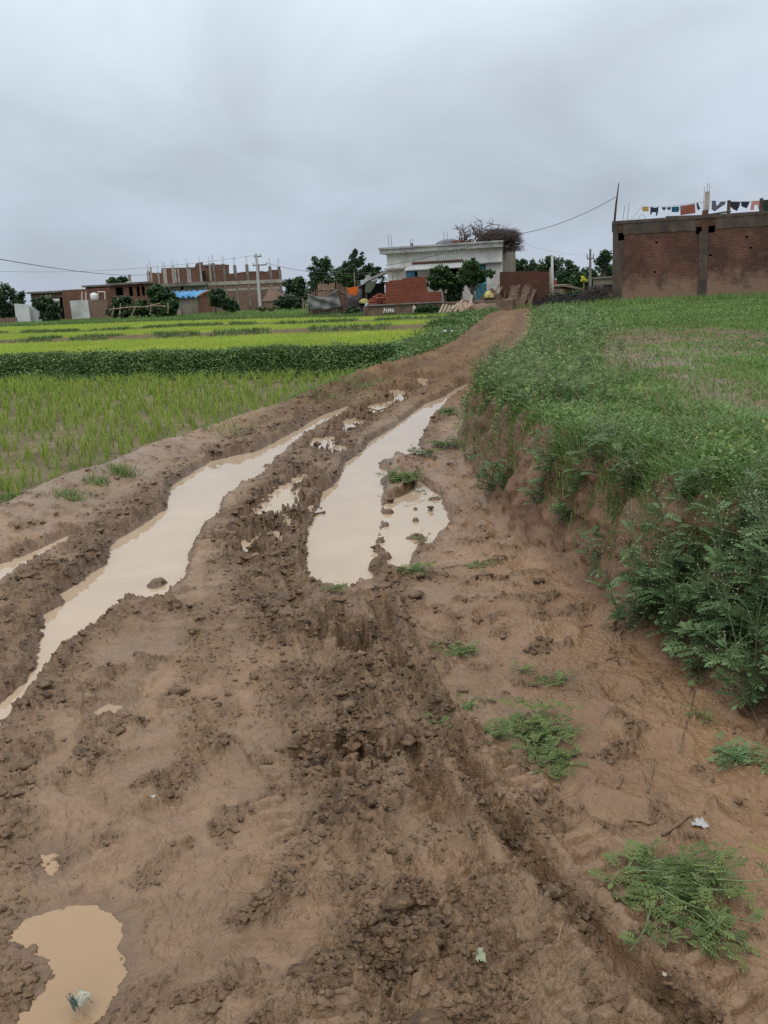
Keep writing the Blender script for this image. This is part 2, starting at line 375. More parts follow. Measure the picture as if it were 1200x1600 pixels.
def sdpoly(X, Y, P):
    D = np.full(X.shape, 1e9); ins = np.zeros(X.shape, bool); n = len(P)
    for i in range(n):
        a, b = P[i], P[(i + 1) % n]
        D = np.minimum(D, segdist(X, Y, a, b)[0])
        if a[1] != b[1]:
            c = ((a[1] > Y) != (b[1] > Y)) & (X < (b[0] - a[0]) * (Y - a[1]) / (b[1] - a[1]) + a[0]); ins ^= c
    return np.where(ins, -D, D)
def strip(X, Y, pts, hw, soft=0.6):
    w = [road_pt(*p)[:2] for p in pts]; m = np.zeros(X.shape)
    if not hasattr(hw, '__len__'): hw = [hw] * len(w)
    for i in range(len(w) - 1):
        d, h = segdist(X, Y, w[i], w[i + 1]); r = hw[i] + (hw[i + 1] - hw[i]) * h
        m = np.maximum(m, 1 - sstep(r * (1 - soft), r * (1 + soft), d))
    return m
CHURN = [
 ([(660, 585), (560, 650), (480, 720), (430, 800), (415, 870), (440, 940)], [0.45, 0.4, 0.38, 0.40, 0.36, 0.34], 1.0),
 ([(440, 930), (480, 1030), (520, 1150), (560, 1280), (620, 1420), (690, 1640)], [0.30, 0.26, 0.20, 0.15, 0.16, 0.18], 1.0),
 ([(470, 960), (330, 960), (230, 950), (180, 965), (100, 1025)], [0.16, 0.12, 0.09, 0.07, 0.06], 0.9),
 ([(640, 570), (540, 612), (440, 664), (340, 710), (240, 775), (150, 850), (60, 930), (-90, 1040)], [0.6, 0.5, 0.36, 0.30, 0.28, 0.30, 0.34, 0.4], 0.95),
 ([(690, 640), (640, 720), (632, 790), (597, 860), (600, 905), (690, 905)], [0.1, 0.12, 0.10, 0.07, 0.1, 0.08], 0.9),
 ([(595, 940), (610, 1020), (660, 1110), (730, 1220), (830, 1350), (940, 1480), (1100, 1640)], [0.16, 0.14, 0.10, 0.08, 0.07, 0.07, 0.09], 0.9),
 ([(520, 950), (560, 1040), (640, 1130), (640, 1250), (730, 1400), (770, 1620)], [0.22, 0.22, 0.16, 0.13, 0.12, 0.10], 0.75),
 ([(0, 1190), (30, 1280), (20, 1400), (-30, 1500)], [0.10, 0.07, 0.06, 0.06], 0.8),
 ([(40, 1540), (0, 1440), (-20, 1600)], [0.06, 0.05, 0.05], 0.8),
 ([(110, 1040), (60, 1110), (0, 1180)], [0.10, 0.10, 0.10], 0.8),
 ([(200, 1180), (120, 1190), (150, 1120)], [0.06, 0.04, 0.05], 0.6),
 ([(330, 1000), (330, 1110), (290, 1230)], [0.16, 0.12, 0.05], 0.55),
 ([(420, 1600), (560, 1500), (620, 1400)], [0.06, 0.1, 0.1], 0.8),
 ([(380, 1440), (440, 1410), (470, 1330)], [0.05, 0.05, 0.06], 0.7),
]
TYRE = [[(592, 945), (612, 1025), (668, 1120), (735, 1225), (835, 1352), (945, 1482), (1100, 1640)], [(520, 960), (600, 1060), (655, 1160), (690, 1280)], [(470, 1180), (540, 1330), (600, 1450), (640, 1620)], [(640, 1180), (700, 1330), (770, 1450), (830, 1620)], [(560, 640), (470, 735), (445, 850), (470, 960), (520, 1080)], [(650, 560), (500, 632), (400, 690), (300, 750), (200, 830), (100, 925), (-40, 1060)]]
def detail(X, Y, H):
    """mud relief added to the base terrain; returns height and material masks"""
    u, t, v = zones(X, Y)
    Xw = X + 0.05 * perlin(X * 6, Y * 6, 41) + 0.012 * perlin(X * 25, Y * 25, 42)
    Yw = Y + 0.05 * perlin(X * 6, Y * 6, 43) + 0.012 * perlin(X * 25, Y * 25, 44)
    on_road = (1 - sstep(0.0, 0.35, u)) * (1 - sstep(-0.05, 0.12, t))
    churn = np.zeros(X.shape)
    for pts, hw, k in CHURN: churn = np.maximum(churn, k * strip(Xw, Yw, pts, hw))
    churn = np.maximum(churn, 0.85 * sstep(11, 15, Y) * sstep(0.06, 0.35, -t))
    churn = churn * on_road * np.clip(0.80 + 1.0 * perlin(X * 3.3, Y * 3.3, 9) + 0.5 * perlin(X * 9, Y * 9, 10), 0, 1.0)
    # clods
    c1 = 0.55 - worley(Xw / 0.15, Yw / 0.12, 1); c2 = 0.55 - worley(Xw / 0.062, Yw / 0.05, 2); c3 = 0.55 - worley(Xw / 0.027, Yw / 0.027, 3)
    rg = 1 - 2 * np.abs(perlin(Xw * 7, Yw * 5, 12)) ; rg2 = 1 - 2 * np.abs(perlin(Xw * 17, Yw * 14, 13))
    big = perlin(X * 2.2, Y * 2.2, 14)
    rg3 = 1 - 2 * np.abs(perlin(Xw * 38, Yw * 30, 15))
    sh1 = sstep(-0.10, 0.16, perlin(Xw * 6.5, Yw * 5.2, 16)); sh2 = sstep(-0.06, 0.16, perlin(Xw * 13, Yw * 10, 17)); sh3 = sstep(-0.03, 0.18, perlin(Xw * 27, Yw * 22, 18)); sh4 = sstep(0.0, 0.2, perlin(Xw * 56, Yw * 48, 11))
    D = churn * (0.002 + 0.046 * big + 0.013 * sh1 + 0.009 * sh2 + 0.008 * sh3 + 0.005 * sh4 + 0.028 * c1 + 0.036 * c2 + 0.024 * c3 + 0.014 * (rg - 0.5) + 0.010 * (rg2 - 0.5)) * (1 + 0.9 * sstep(11, 18, Y))
    # calmer mud: footprints, crumbs
    spar = sstep(0.10, 0.40, fbm(X * 5.0, Y * 5.0, 20, 3) + 0.25 * perlin(X * 0.9, Y * 0.9, 19))
    calm = (0.012 * perlin(X * 2.5, Y * 2.5, 21) + 0.007 * perlin(X * 9, Y * 9, 22) + 0.0055 * fbm(X * 24, Y * 24, 23, 3) + 0.006 * (perlin(X * 5, Y * 5, 24) > 0.1) * c3 + spar * (0.011 * sh2 * sh3 + 0.007 * sh3 + 0.004 * sh4 + 0.018 * c2 + 0.013 * c3) + 0.006 * sh4 * (perlin(X * 8, Y * 8, 25) > 0.12))
    foot = np.clip(worley(X / 0.42 + 0.3 * perlin(X * 4, Y * 4, 8), Y / 0.5, 7), 0, 1)
    calm = calm - 0.020 * (1 - sstep(0.12, 0.24, foot)) + 0.010 * np.exp(-((foot - 0.30) / 0.06) ** 2)
    D = D + (1 - churn) * calm * np.clip(1.2 - sstep(20, 60, Y), 0.2, 1)
    # long tyre grooves
    for it_, T in enumerate(TYRE):
        dep = (1.35, 0.9, 0.4, 0.45, 0.6, 0.6)[it_]
        w = [road_pt(*p)[:2] for p in T]
        d = np.full(X.shape, 9.0); al = np.zeros(X.shape); L0 = 0
        for i in range(len(w) - 1):
            dd, h = segdist(X + 0.02 * perlin(X * 5, Y * 5, 60), Y, w[i], w[i + 1]); ln = float(np.hypot(*(w[i + 1] - w[i])))
            al = np.where(dd < d, L0 + h * ln, al); d = np.minimum(d, dd); L0 += ln
        D = D + dep * on_road * (-0.055 * np.exp(-(d / 0.038) ** 4) + 0.036 * np.exp(-((d - 0.085) / 0.03) ** 2)) * np.clip(0.8 + perlin(X * 5, Y * 5, 61), 0.1, 1.3)
        D = D + on_road * 0.022 * sstep(-0.3, 0.3, np.sin(al * 2 * np.pi / 0.07 + 8 * d)) * np.exp(-((d - 0.16) / 0.075) ** 2) * (perlin(X * 1.7, Y * 1.7, 66) > 0)
    # ruts on the far part of the track
    fr = sstep(12, 17, Y); c = (X - x_left(Y))
    for cc in (0.6, 1.75): D = D - on_road * fr * 0.11 * np.exp(-((c - cc + 0.22 * perlin(Y * 0.35, Y * 0, int(cc * 9)) + 0.06 * perlin(X * 3, Y * 3, 68)) / 0.17) ** 2) * np.clip(0.8 + 1.2 * perlin(X * 0.5, Y * 0.4, 69), 0.2, 1.3)
    # cut bank: crumbly earth with vertical runnels
    bank = sstep(0.0, 0.08, t) * (1 - sstep(0.55, 1.0, t)) * (Y < 16)
    D = D + bank * 0.05 * fbm(X * 4, Y * 4, 26, 2)
    offr = 1 - on_road
    D = D + offr * (1 - bank) * (0.03 * fbm(X * 0.9, Y * 0.9, 27, 3) + 0.010 * fbm(X * 6, Y * 6, 28, 2)) * np.where(u > 0, 0.8, 1.3)
    D = D + sstep(0.3, 0.8, u) * (v < -0.2) * (0.020 * c1 + 0.012 * c2)
    H = H + D
    wet = np.zeros(X.shape); jobs = []
    for n, P, wl, sl_, wb in PUDW:
        lo = P.min(0) - 0.7; hi = P.max(0) + 0.7
        k = np.nonzero((X > lo[0]) & (X < hi[0]) & (Y > lo[1]) & (Y < hi[1]))
        if not len(k[0]): continue
        x, y = X[k], Y[k]
        s = sdpoly(x, y, P) + wb * (perlin(x * 7, y * 7, 70) + 0.7 * perlin(x * 24, y * 24, 71) + 0.4 * perlin(x * 60, y * 60, 72))
        if n.startswith('mid'): s = s + 0.08 * np.clip(c1[k] - 0.15, 0, 1) + 0.085 * (sh2[k] - 0.40) + 0.05 * (sh3[k] - 0.4)
        h = H[k]; f = sstep(0.15, 0.55, s)
        soft = min(1.0, sl_ * 2.2)
        tgt = wl + s * sl_ + 0.002 + soft * 0.022 * (sh2[k] + sh3[k] - 0.9) * sstep(0, 0.06, s) + 0.4 * np.maximum(h - wl, 0) * sstep(0, 0.07 / soft, s)
        h2 = np.minimum(h, tgt)
        h2 = np.where(s < 0.12, np.maximum(h2, wl + np.minimum(0.003 + 0.25 * s * soft, 0.03)), h2)
        H[k] = np.where(s > 0, h2 * (1 - f) + h * f, h)
        wet[k] = np.maximum(wet[k], 1 - sstep(0.0, 0.10, s)); jobs.append((k, s, wl, sl_))
    for k, s, wl, sl_ in jobs:
        H[k] = np.where(s < 0, wl + np.maximum(s * sl_ * 0.6, -0.05), H[k])
    for mx, my, ax, ay, hh_ in MOUND:
        q = ((X - mx) / ax) ** 2 + ((Y - my) / ay) ** 2
        q = q + 0.5 * perlin(X * 14, Y * 14, 87) + 0.3 * perlin(X * 40, Y * 40, 88); m_ = sstep(1.1, 0.0, q) ** 0.7
        H = np.where(m_ > 0, np.maximum(H, -0.075 + m_ * (0.6 * hh_ + 0.025 + 0.012 * c2 + 0.012 * c3)), H); churn = np.maximum(churn, m_ * 0.9)
    return H, np.clip(np.maximum(churn, 0.55 * spar * on_road), 0, 1), wet, bank, on_road

# polar sheet: fine in front of the viewer, coarse behind, out to the horizon
ang = np.concatenate([np.linspace(-180, -38, 48)[:-1], np.linspace(-38, 38, 1060), np.linspace(38, 180, 48)[1:-1]]) * np.pi / 180
rad = [0.9]
while rad[-1] < 110:
    r = rad[-1]; th = math.atan2(1.6, r)
    rad.append(r + min(r * (0.0022 + 0.0030 * float(sstep(5, 12, r))), 1.15e-3 * math.hypot(r, 1.6) / math.sin(th)) if r > 1.3 else r + 0.02)
while rad[-1] < 4000: rad.append(rad[-1] * 1.12)
rad = np.array(rad); NR, NA = len(rad), len(ang)
GX = (rad[:, None] * np.sin(ang)[None, :]); GY = (rad[:, None] * np.cos(ang)[None, :])
GH = terrain(GX, GY)
kk = (np.abs(ang) < R(60))[None, :] & (rad < 75)[:, None]
hx, hy = GX[kk], GY[kk]
hh, ch_, we_, ba_, on_ = detail(hx, hy, GH[kk].copy())
GH[kk] = hh
bk = sstep(-0.05, 0.10, hx - x_foot(hy)) * (1 - sstep(0.6, 1.2, hx - x_foot(hy))) * (1 - sstep(13, 18, hy))
GX2 = GX.copy(); GX2[kk] = hx + bk * (0.085 * fbm(hy * 3.5, hh * 4.5, 91, 3) + 0.035 * np.abs(perlin(hy * 13, hh * 13, 92)) + 0.022 * perlin(hy * 30, hh * 30, 93))
AT = {n: np.zeros(GX.shape, np.float32) for n in ('churn', 'wet', 'bank', 'grass', 'paddy', 'road', 'dirt', 'ochre', 'dull')}
AT['churn'][kk] = ch_; AT['wet'][kk] = np.maximum(we_, on_ * sstep(12, 20, hy) * np.clip(0.05 + 1.5 * perlin(hx * 2.2, hy * 0.5, 97), 0.0, 0.7)); gv_ = np.zeros(hx.shape)
for cc in (0.6, 1.75): gv_ = np.maximum(gv_, np.exp(-((hx - x_left(hy) - cc + 0.22 * perlin(hy * 0.35, hy * 0, int(cc * 9)) + 0.10 * perlin(hx * 3, hy * 3, 68)) / 0.22) ** 2))
AT['wet'][kk] = np.maximum(AT['wet'][kk], 0.95 * gv_ * on_ * sstep(11, 15, hy)); AT['churn'][kk] = ch_ * (1 - 0.8 * on_ * sstep(11, 17, hy) * (1 - gv_) * (0.6 + 0.8 * perlin(hx * 3, hy * 1.2, 99))); AT['bank'][kk] = ba_
gu, gt_, gv = zones(GX, GY)
AT['ochre'][:] = sstep(-1.05, -0.25, gt_ + 0.25 * perlin(GX * 2, GY * 2, 96)) * (1 - sstep(9, 14, GY)) * (GY > 0.5)
AT['dull'][:] = np.maximum(sstep(8, 16, GY) * (gu < 0.2), (gu > 0.2))
onr = (1 - sstep(0.0, 0.35, gu)) * (1 - sstep(-0.05, 0.12, gt_)) * (GY < 49)
AT['road'][:] = onr
PATCH = [hit(*p)[:2] for p in [(1040, 530), (990, 560), (1100, 520), (1120, 600), (1180, 655), (950, 545), (1010, 520), (1140, 630), (1050, 570), (920, 555), (1080, 550)]]
PR = [1.3, 0.7, 1.2, 0.5, 0.45, 0.7, 1.0, 0.5, 0.5, 0.5, 0.9]
dirt = np.zeros(GX.shape)
for p, r_ in zip(PATCH, PR): dirt = np.maximum(dirt, 1 - sstep(0.4, 1.2, np.hypot((GX - p[0]), (GY - p[1]) * 0.4) / r_ + 0.35 * perlin(GX * 1.6, GY * 1.6, 33)))
bund = np.zeros(GX.shape)
for bl, k_ in ((bundA, 1.0), (bundB, 0.6), (bundC, 0.5)): bund = np.maximum(bund, k_ * np.exp(-((GY - bl(GX)) / 0.6) ** 2))
pad = sstep(0.3, 0.7, gu) * (1 - sstep(-0.3, 0.0, gv)) + sstep(0.6, 1.0, gu) * sstep(1.2, 1.6, gv) * (GY < bundC(GX) + 0.5)
AT['paddy'][:] = np.clip(pad, 0, 1) * (GX < 12); AT['dirt'][:] = np.clip(dirt * (gt_ > 0.5) + bund * (gv > 1) * (gu > 0.3), 0, 1)
gr = sstep(0.35, 0.8, gt_ + 0.2 * perlin(GX * 3, GY * 3, 34)) + sstep(0.2, 0.6, gu) * sstep(-0.2, 0.3, gv) + (GY > 50)
AT['grass'][:] = np.clip(gr, 0, 1) * (1 - AT['dirt'])

gm, t = mat_new('earth'); b = NB(t)
pos = b.n('ShaderNodeNewGeometry').outputs['Position']
na, nb_, nc = b.noise(pos, 1.1, 5, 0.6), b.noise(pos, 9.0, 5, 0.65), b.noise(pos, 60.0, 4, 0.6)
smooth_c = b.mix(b.rng(na, 0.32, 0.68), (0.160, 0.100, 0.056), (0.255, 0.163, 0.093))
smooth_c = b.mix(b.rng(nb_, 0.42, 0.72, 0.0, 0.6), smooth_c, (0.108, 0.064, 0.034))
smooth_c = b.mix(b.rng(b.noise(pos, 0.55, 4, 0.6, 0.8), 0.52, 0.7, 0, 0.7), smooth_c, (0.300, 0.182, 0.093))
churn_c = b.mix(b.rng(nb_, 0.3, 0.7), (0.068, 0.039, 0.019), (0.168, 0.102, 0.052))
churn_c = b.mix(b.rng(b.noise(pos, 17.0, 5, 0.65, 0.8), 0.50, 0.57, 0.0, 0.75), churn_c, (0.056, 0.031, 0.016))
churn_c = b.mix(b.rng(b.noise(pos, 38.0, 4, 0.6, 0.4), 0.57, 0.63, 0.0, 0.6), churn_c, (0.205, 0.128, 0.068))
smooth_c = b.mix(b.rng(b.noise(pos, 23.0, 6, 0.7, 0.5), 0.58, 0.64, 0.0, 0.45), smooth_c, (0.110, 0.064, 0.034))
smooth_c = b.mix(b.math('MULTIPLY', b.attr('ochre'), 0.75), smooth_c, b.mix(b.rng(na, 0.35, 0.65), (0.148, 0.079, 0.039), (0.262, 0.151, 0.077)))
col = b.mix(b.attr('churn'), smooth_c, churn_c)
col = b.mix(b.math('MULTIPLY', b.attr('wet'), 0.6), col, (0.118, 0.072, 0.043))
bank_c = b.mix(b.rng(b.noise(pos, 5.0, 6, 0.7), 0.3, 0.7), (0.088, 0.047, 0.027), (0.215, 0.124, 0.070))
col = b.mix(b.attr('bank'), col, bank_c)
pad_c = b.mix(b.rng(b.noise(pos, 2.2, 5, 0.6), 0.35, 0.65), (0.090, 0.078, 0.040), (0.170, 0.138, 0.075))
col = b.mix(b.attr('paddy'), col, pad_c)
gr_c = b.mix(b.rng(b.noise(pos, 3.0, 6, 0.7), 0.35, 0.65), (0.050, 0.075, 0.024), (0.110, 0.150, 0.050))
col = b.mix(b.attr('grass'), col, gr_c)
dirt_c = b.mix(b.rng(nb_, 0.3, 0.7), (0.075, 0.056, 0.030), (0.150, 0.108, 0.062))
col = b.mix(b.math('MULTIPLY', b.attr('dirt'), 0.85), col, dirt_c)
rough = b.rng(b.math('ADD', b.attr('wet'), b.rng(na, 0.35, 0.65, -0.1, 0.45)), 0.0, 1.0, 0.40, 0.20)
rough = b.math('ADD', rough, b.math('MULTIPLY', b.math('ADD', b.attr('bank'), b.attr('grass')), 0.3), True)
rough = b.math('ADD', rough, b.math('MULTIPLY', b.attr('churn'), 0.22), True)
hgt = b.math('ADD', b.math('MULTIPLY', b.noise(pos, 34.0, 4, 0.6, 0.4), 0.85), b.math('MULTIPLY', b.noise(pos, 150.0, 3, 0.6), 0.12))
spc = b.rng(b.attr('dull'), 0, 1, 0.42, 0.13)
rough = b.math('ADD', rough, b.math('MULTIPLY', b.attr('dull'), 0.35), True)
b.finish(col, rough, hgt, 0.9, 0.018, spec=spc)

V = np.stack([GX2, GY, GH], -1).reshape(-1, 3)
ii, jj = np.meshgrid(np.arange(NR - 1), np.arange(NA), indexing='ij')
j2 = (jj + 1) % NA
Q = np.stack([ii * NA + jj, ii * NA + j2, (ii + 1) * NA + j2, (ii + 1) * NA + jj], -1).reshape(-1, 4)[:, ::-1]
cx, cy = GX.ravel()[Q[:, 0]], GY.ravel()[Q[:, 0]]
fu, ft, fv = zones(cx, cy)
reg = np.full(len(Q), 4)
reg[(fu < 0.12) & (ft < 0.02) & (cy < 49)] = 0
reg[(ft >= 0.02) & (ft < 0.62) & (cy < 16) & (cy > 0)] = 1
reg[(reg == 4) & (ft >= 0.02) & (cy < 75)] = 2
reg[(reg == 4) & (fu >= 0.12) & (cy < bundC(cx))] = 3
NAMES = {0: ('dirt_road', 'rutted brown mud track running up to the white house'), 1: ('earth_bank', 'cut earth bank along the right side of the track'),
         2: ('meadow', 'raised green grassy field on the right with bare brown patches'), 3: ('paddy_field', 'muddy paddy terraces on the left of the track'), 4: ('ground', None)}
flatA = {k: v.ravel() for k, v in AT.items()}
for k, (nm, lb) in NAMES.items():
    q = Q[reg == k]; uq, inv = np.unique(q, return_inverse=True); q = inv.reshape(q.shape)
    vv = V[uq]; at_ = {a: w[uq] for a, w in flatA.items()}; fs = [q]
    if k == 0:      # close the hole under the viewer
        pass
    o = mesh_np(nm, vv, fs, gm, at_, smooth=True); setprops(o, lb, None, None, 'structure')
inner = MB(); inner.add([(rad[0] * math.sin(a), rad[0] * math.cos(a), float(GH[0, i])) for i, a in enumerate(ang)][::-1], [tuple(range(NA))])
o = inner.build('ground', gm); o['kind'] = 'structure'

def water(name, c, rough=0.02):
    m, t = mat_new(name); b = NB(t); pos = b.n('ShaderNodeNewGeometry').outputs['Position']
    col = b.mix(b.rng(b.noise(pos, 1.6, 4, 0.6, 0.5), 0.3, 0.7), tuple(x * 0.90 for x in c), tuple(x * 1.06 for x in c))
    b.finish(col, rough, b.noise(pos, 7.0, 2), 0.03, 0.01, ior=1.333); return m
WA, WB = water('muddy_water', (0.405, 0.305, 0.210)), water('ochre_water', (0.300, 0.200, 0.115))
PLAB = {'left_rut': 'long narrow muddy puddle filling the left wheel rut', 'right_rut': 'wide muddy puddle filling the right wheel rut', 'right_pool': 'shallow muddy pool between right rut puddle and bank', 'near': 'ochre puddle at the near left corner with a wrapper in it', 'far_left': 'thin puddle strip at the left edge beside the paddy'}
for n, P, wl, sl_, wb in PUDW:
    A_ = 0.5 * sum(P[i][0] * P[(i + 1) % len(P)][1] - P[(i + 1) % len(P)][0] * P[i][1] for i in range(len(P)))
    Pn = P if A_ > 0 else P[::-1]; e = np.roll(Pn, -1, 0) - np.roll(Pn, 1, 0); nrm = np.stack([e[:, 1], -e[:, 0]], 1); nrm /= np.linalg.norm(nrm, axis=1)[:, None] + 1e-9
    Pw = Pn + nrm * (0.07 if n[:3] not in ('nea', 'mid') else 0.05 if n[0] == 'n' else 0.015)
    w = MB(); w.add([(x, y, wl) for x, y in Pw], [tuple(range(len(Pw)))])
    o = w.build('puddle', WB if n.startswith('near') else WA); setprops(o, PLAB.get(n), None, None, 'structure')

def ground_z(x, y):
    x = np.atleast_1d(np.asarray(x, float)); y = np.atleast_1d(np.asarray(y, float))
    return detail(x, y, terrain(x, y))[0]

# ------------------------------------------------------------------ mud clods
def icosphere():
    p = (1 + 5 ** .5) / 2
    v = np.array([(-1, p, 0), (1, p, 0), (-1, -p, 0), (1, -p, 0), (0, -1, p), (0, 1, p), (0, -1, -p), (0, 1, -p), (p, 0, -1), (p, 0, 1), (-p, 0, -1), (-p, 0, 1)], float)
    f = [(0, 11, 5), (0, 5, 1), (0, 1, 7), (0, 7, 10), (0, 10, 11), (1, 5, 9), (5, 11, 4), (11, 10, 2), (10, 7, 6), (7, 1, 8), (3, 9, 4), (3, 4, 2), (3, 2, 6), (3, 6, 8), (3, 8, 9), (4, 9, 5), (2, 4, 11), (6, 2, 10), (8, 6, 7), (9, 8, 1)]
    v = [tuple(x / np.linalg.norm(x)) for x in v]; c = {}
    def mid(a, b_):
        k = (min(a, b_), max(a, b_))
        if k not in c:
            m = (np.array(v[a]) + np.array(v[b_])) / 2; v.append(tuple(m / np.linalg.norm(m))); c[k] = len(v) - 1
        return c[k]
    g = []
    for a, b_, d in f:
        x, y, z = mid(a, b_), mid(b_, d), mid(d, a); g += [(a, x, z), (b_, y, x), (d, z, y), (x, y, z)]
    return np.array(v), np.array(g)
IV, IF = icosphere()
def clods():
    N = 190000
    r = np.exp(rng.uniform(math.log(1.6), math.log(16), N)); a = rng.uniform(-R(33), R(33), N)
    x, y = r * np.sin(a), r * np.cos(a)
    H, ch, we, ba, on = detail(x, y, terrain(x, y))
    lump = sstep(0.05, 0.5, fbm(x * 4, y * 4, 90, 2) + 0.25)
    k = rng.random(N) < (0.75 * ch * (0.3 + 0.7 * lump) + 0.012 * on + 0.02 * ba)
    k &= H > -0.05
    x, y, H, ch, ba, r = x[k], y[k], H[k], ch[k], ba[k], r[k]; n = len(x)
    s = 0.0043 * np.exp(rng.normal(0, 0.6, n)) * np.clip(0.6 + 0.16 * r, 0.75, 2.2); s = np.minimum(s * (0.5 + 0.6 * ch), 0.036)
    sc = np.stack([s * rng.uniform(0.8, 1.7, n), s * rng.uniform(0.8, 1.7, n), s * rng.uniform(0.35, 0.7, n)], 1)
    th = rng.uniform(0, 6.28, n); c, sn = np.cos(th), np.sin(th)
    v = IV[None] * sc[:, None, :] * (1 + 0.55 * rng.normal(0, 0.5, (n, len(IV), 1)))
    vx = v[..., 0] * c[:, None] - v[..., 1] * sn[:, None]; vy = v[..., 0] * sn[:, None] + v[..., 1] * c[:, None]
    P = np.stack([vx + x[:, None], vy + y[:, None], v[..., 2] + (H - 0.15 * s)[:, None]], -1).reshape(-1, 3)
    F = (IF[None] + (np.arange(n) * len(IV))[:, None, None]).reshape(-1, 3)
    rep = lambda q: np.repeat(q, len(IV))
    o = mesh_np('mud_clods', P, [F], gm, {'churn': rep(np.clip(ch + 0.3, 0, 1)), 'bank': rep(ba)}, smooth=False)
    setprops(o, 'crumbled mud clods scattered over the churned track', None, None, 'stuff')
clods()

# ------------------------------------------------------------------ grass and blades
LM = {
 'meadow': leafmat('meadow_blade', (0.075, 0.135, 0.038), (0.205, 0.315, 0.090), 0.55, 0.3),
 'rice': leafmat('rice_blade', (0.250, 0.340, 0.050), (0.500, 0.590, 0.105), 0.5, 0.35),
 'rice_near': leafmat('rice_blade_near', (0.130, 0.205, 0.034), (0.350, 0.435, 0.085), 0.5, 0.35),
 'weed': leafmat('weed_leaf', (0.080, 0.135, 0.045), (0.215, 0.310, 0.115), 0.55, 0.25),
 'dike': leafmat('dike_leaf', (0.050, 0.098, 0.032), (0.165, 0.255, 0.080), 0.55, 0.2),
 'parth': leafmat('feathery_leaf', (0.062, 0.118, 0.048), (0.185, 0.280, 0.120), 0.5, 0.25),
 'cut': leafmat('wilted_leaf', (0.048, 0.085, 0.024), (0.180, 0.235, 0.075), 0.6, 0.25, (0.33, 0.26, 0.07)),
 'dry': leafmat('dry_stem', (0.16, 0.105, 0.055), (0.36, 0.26, 0.15), 0.8, 0.1),
}
def blades(name, P, h, w, mat, lean=0.5, tint=None, seg=2, parent=None, tintr=0.3):
    n = len(P); th = rng.uniform(0, 2 * np.pi, n); la = rng.uniform(0.1, 1.0, n) * lean * h; fa = rng.uniform(0, 2 * np.pi, n)
    dirx, diry = np.cos(th), np.sin(th); px, py = np.cos(fa), np.sin(fa)
    if tint is None: tint = rng.random(n)
    tint = np.clip(tint + rng.normal(0, tintr * 0.5, n), 0, 1)
    if seg == 1: lv = [(0, 1.0), (1, 0.0)]
    elif seg == 2: lv = [(0, 0.8), (0.55, 1.0), (1, 0.0)]
    else: lv = [(0, 0.7), (0.4, 1.0), (0.75, 0.7), (1, 0.0)]
    vs = []
    for f, ww in lv:
        cx_ = P[:, 0] + dirx * la * f ** 1.8; cy_ = P[:, 1] + diry * la * f ** 1.8; cz_ = P[:, 2] + h * f * (1 - 0.25 * lean * f)
        if ww > 0:
            vs += [np.stack([cx_ - px * w * ww / 2, cy_ - py * w * ww / 2, cz_], 1), np.stack([cx_ + px * w * ww / 2, cy_ + py * w * ww / 2, cz_], 1)]
        else: vs.append(np.stack([cx_, cy_, cz_], 1))
    k = len(vs); Vv = np.stack(vs, 1).reshape(-1, 3); base = np.arange(n)[:, None] * k; fs = []
    for i in range(len(lv) - 2): fs.append(base + np.array([[2 * i, 2 * i + 1, 2 * i + 3, 2 * i + 2]]))
    i = len(lv) - 2; fs.append(base + np.array([[2 * i, 2 * i + 1, 2 * i + 2]]))
    tv = np.repeat(tint, k)
    return mesh_np(name, Vv, fs, mat, {'tint': tv}, parent=parent)
def tufts(x, y, k, spread):
    """k blades around each tuft centre"""
    x = np.repeat(x, k) + rng.normal(0, 1, len(x) * k) * np.repeat(np.broadcast_to(spread, x.shape), k)
    y = np.repeat(y, k) + rng.normal(0, 1, len(y) * k) * np.repeat(np.broadcast_to(spread, y.shape), k)
    return x, y
def fan(n, r0, r1, a0=-30, a1=30):
    r = np.exp(rng.uniform(math.log(r0), math.log(r1), n)); a = R(1) * rng.uniform(a0, a1, n)
    return r * np.sin(a), r * np.cos(a), r
def dirtmask(x, y):
    d = np.zeros(x.shape)
    for p, r_ in zip(PATCH, PR): d = np.maximum(d, 1 - sstep(0.4, 1.2, np.hypot(x - p[0], (y - p[1]) * 0.4) / r_ + 0.35 * perlin(x * 1.6, y * 1.6, 33)))
    return d
def meadow_grass():
    x, y, r = fan(80000, 3.2, 48, 0, 32)
    u, t, v = zones(x, y)
    k = (t > 0.22 + 0.12 * perlin(x * 2, y * 2, 35)) & (y < 44) & (rng.random(len(x)) < 1 - 0.80 * dirtmask(x, y))
    x, y, r, t = x[k], y[k], r[k], t[k]
    x, y = tufts(x, y, 4, 0.012 * r ** 0.8); r = np.repeat(r, 4); t = np.repeat(t, 4)
    z = ground_z(x, y)
    pat = 0.5 + 0.55 * fbm(x * 0.6, y * 0.35, 36, 3) + 0.3 * perlin(x * 0.15, y * 0.12, 37)
    h = (0.030 + 0.065 * np.clip(pat, 0, 1.3) ** 1.5) * rng.uniform(0.6, 1.5, len(x)) * np.clip(r / 16, 0.85, 1.5)
    w = np.clip(0.0011 * r, 0.005, 0.035)
    o = blades('meadow_grass', np.stack([x, y, z - 0.01], 1), h, w, LM['meadow'], 0.9, np.clip(pat, 0, 1))
    setprops(o, 'short green grass covering the raised field on the right', None, None, 'stuff')
meadow_grass()
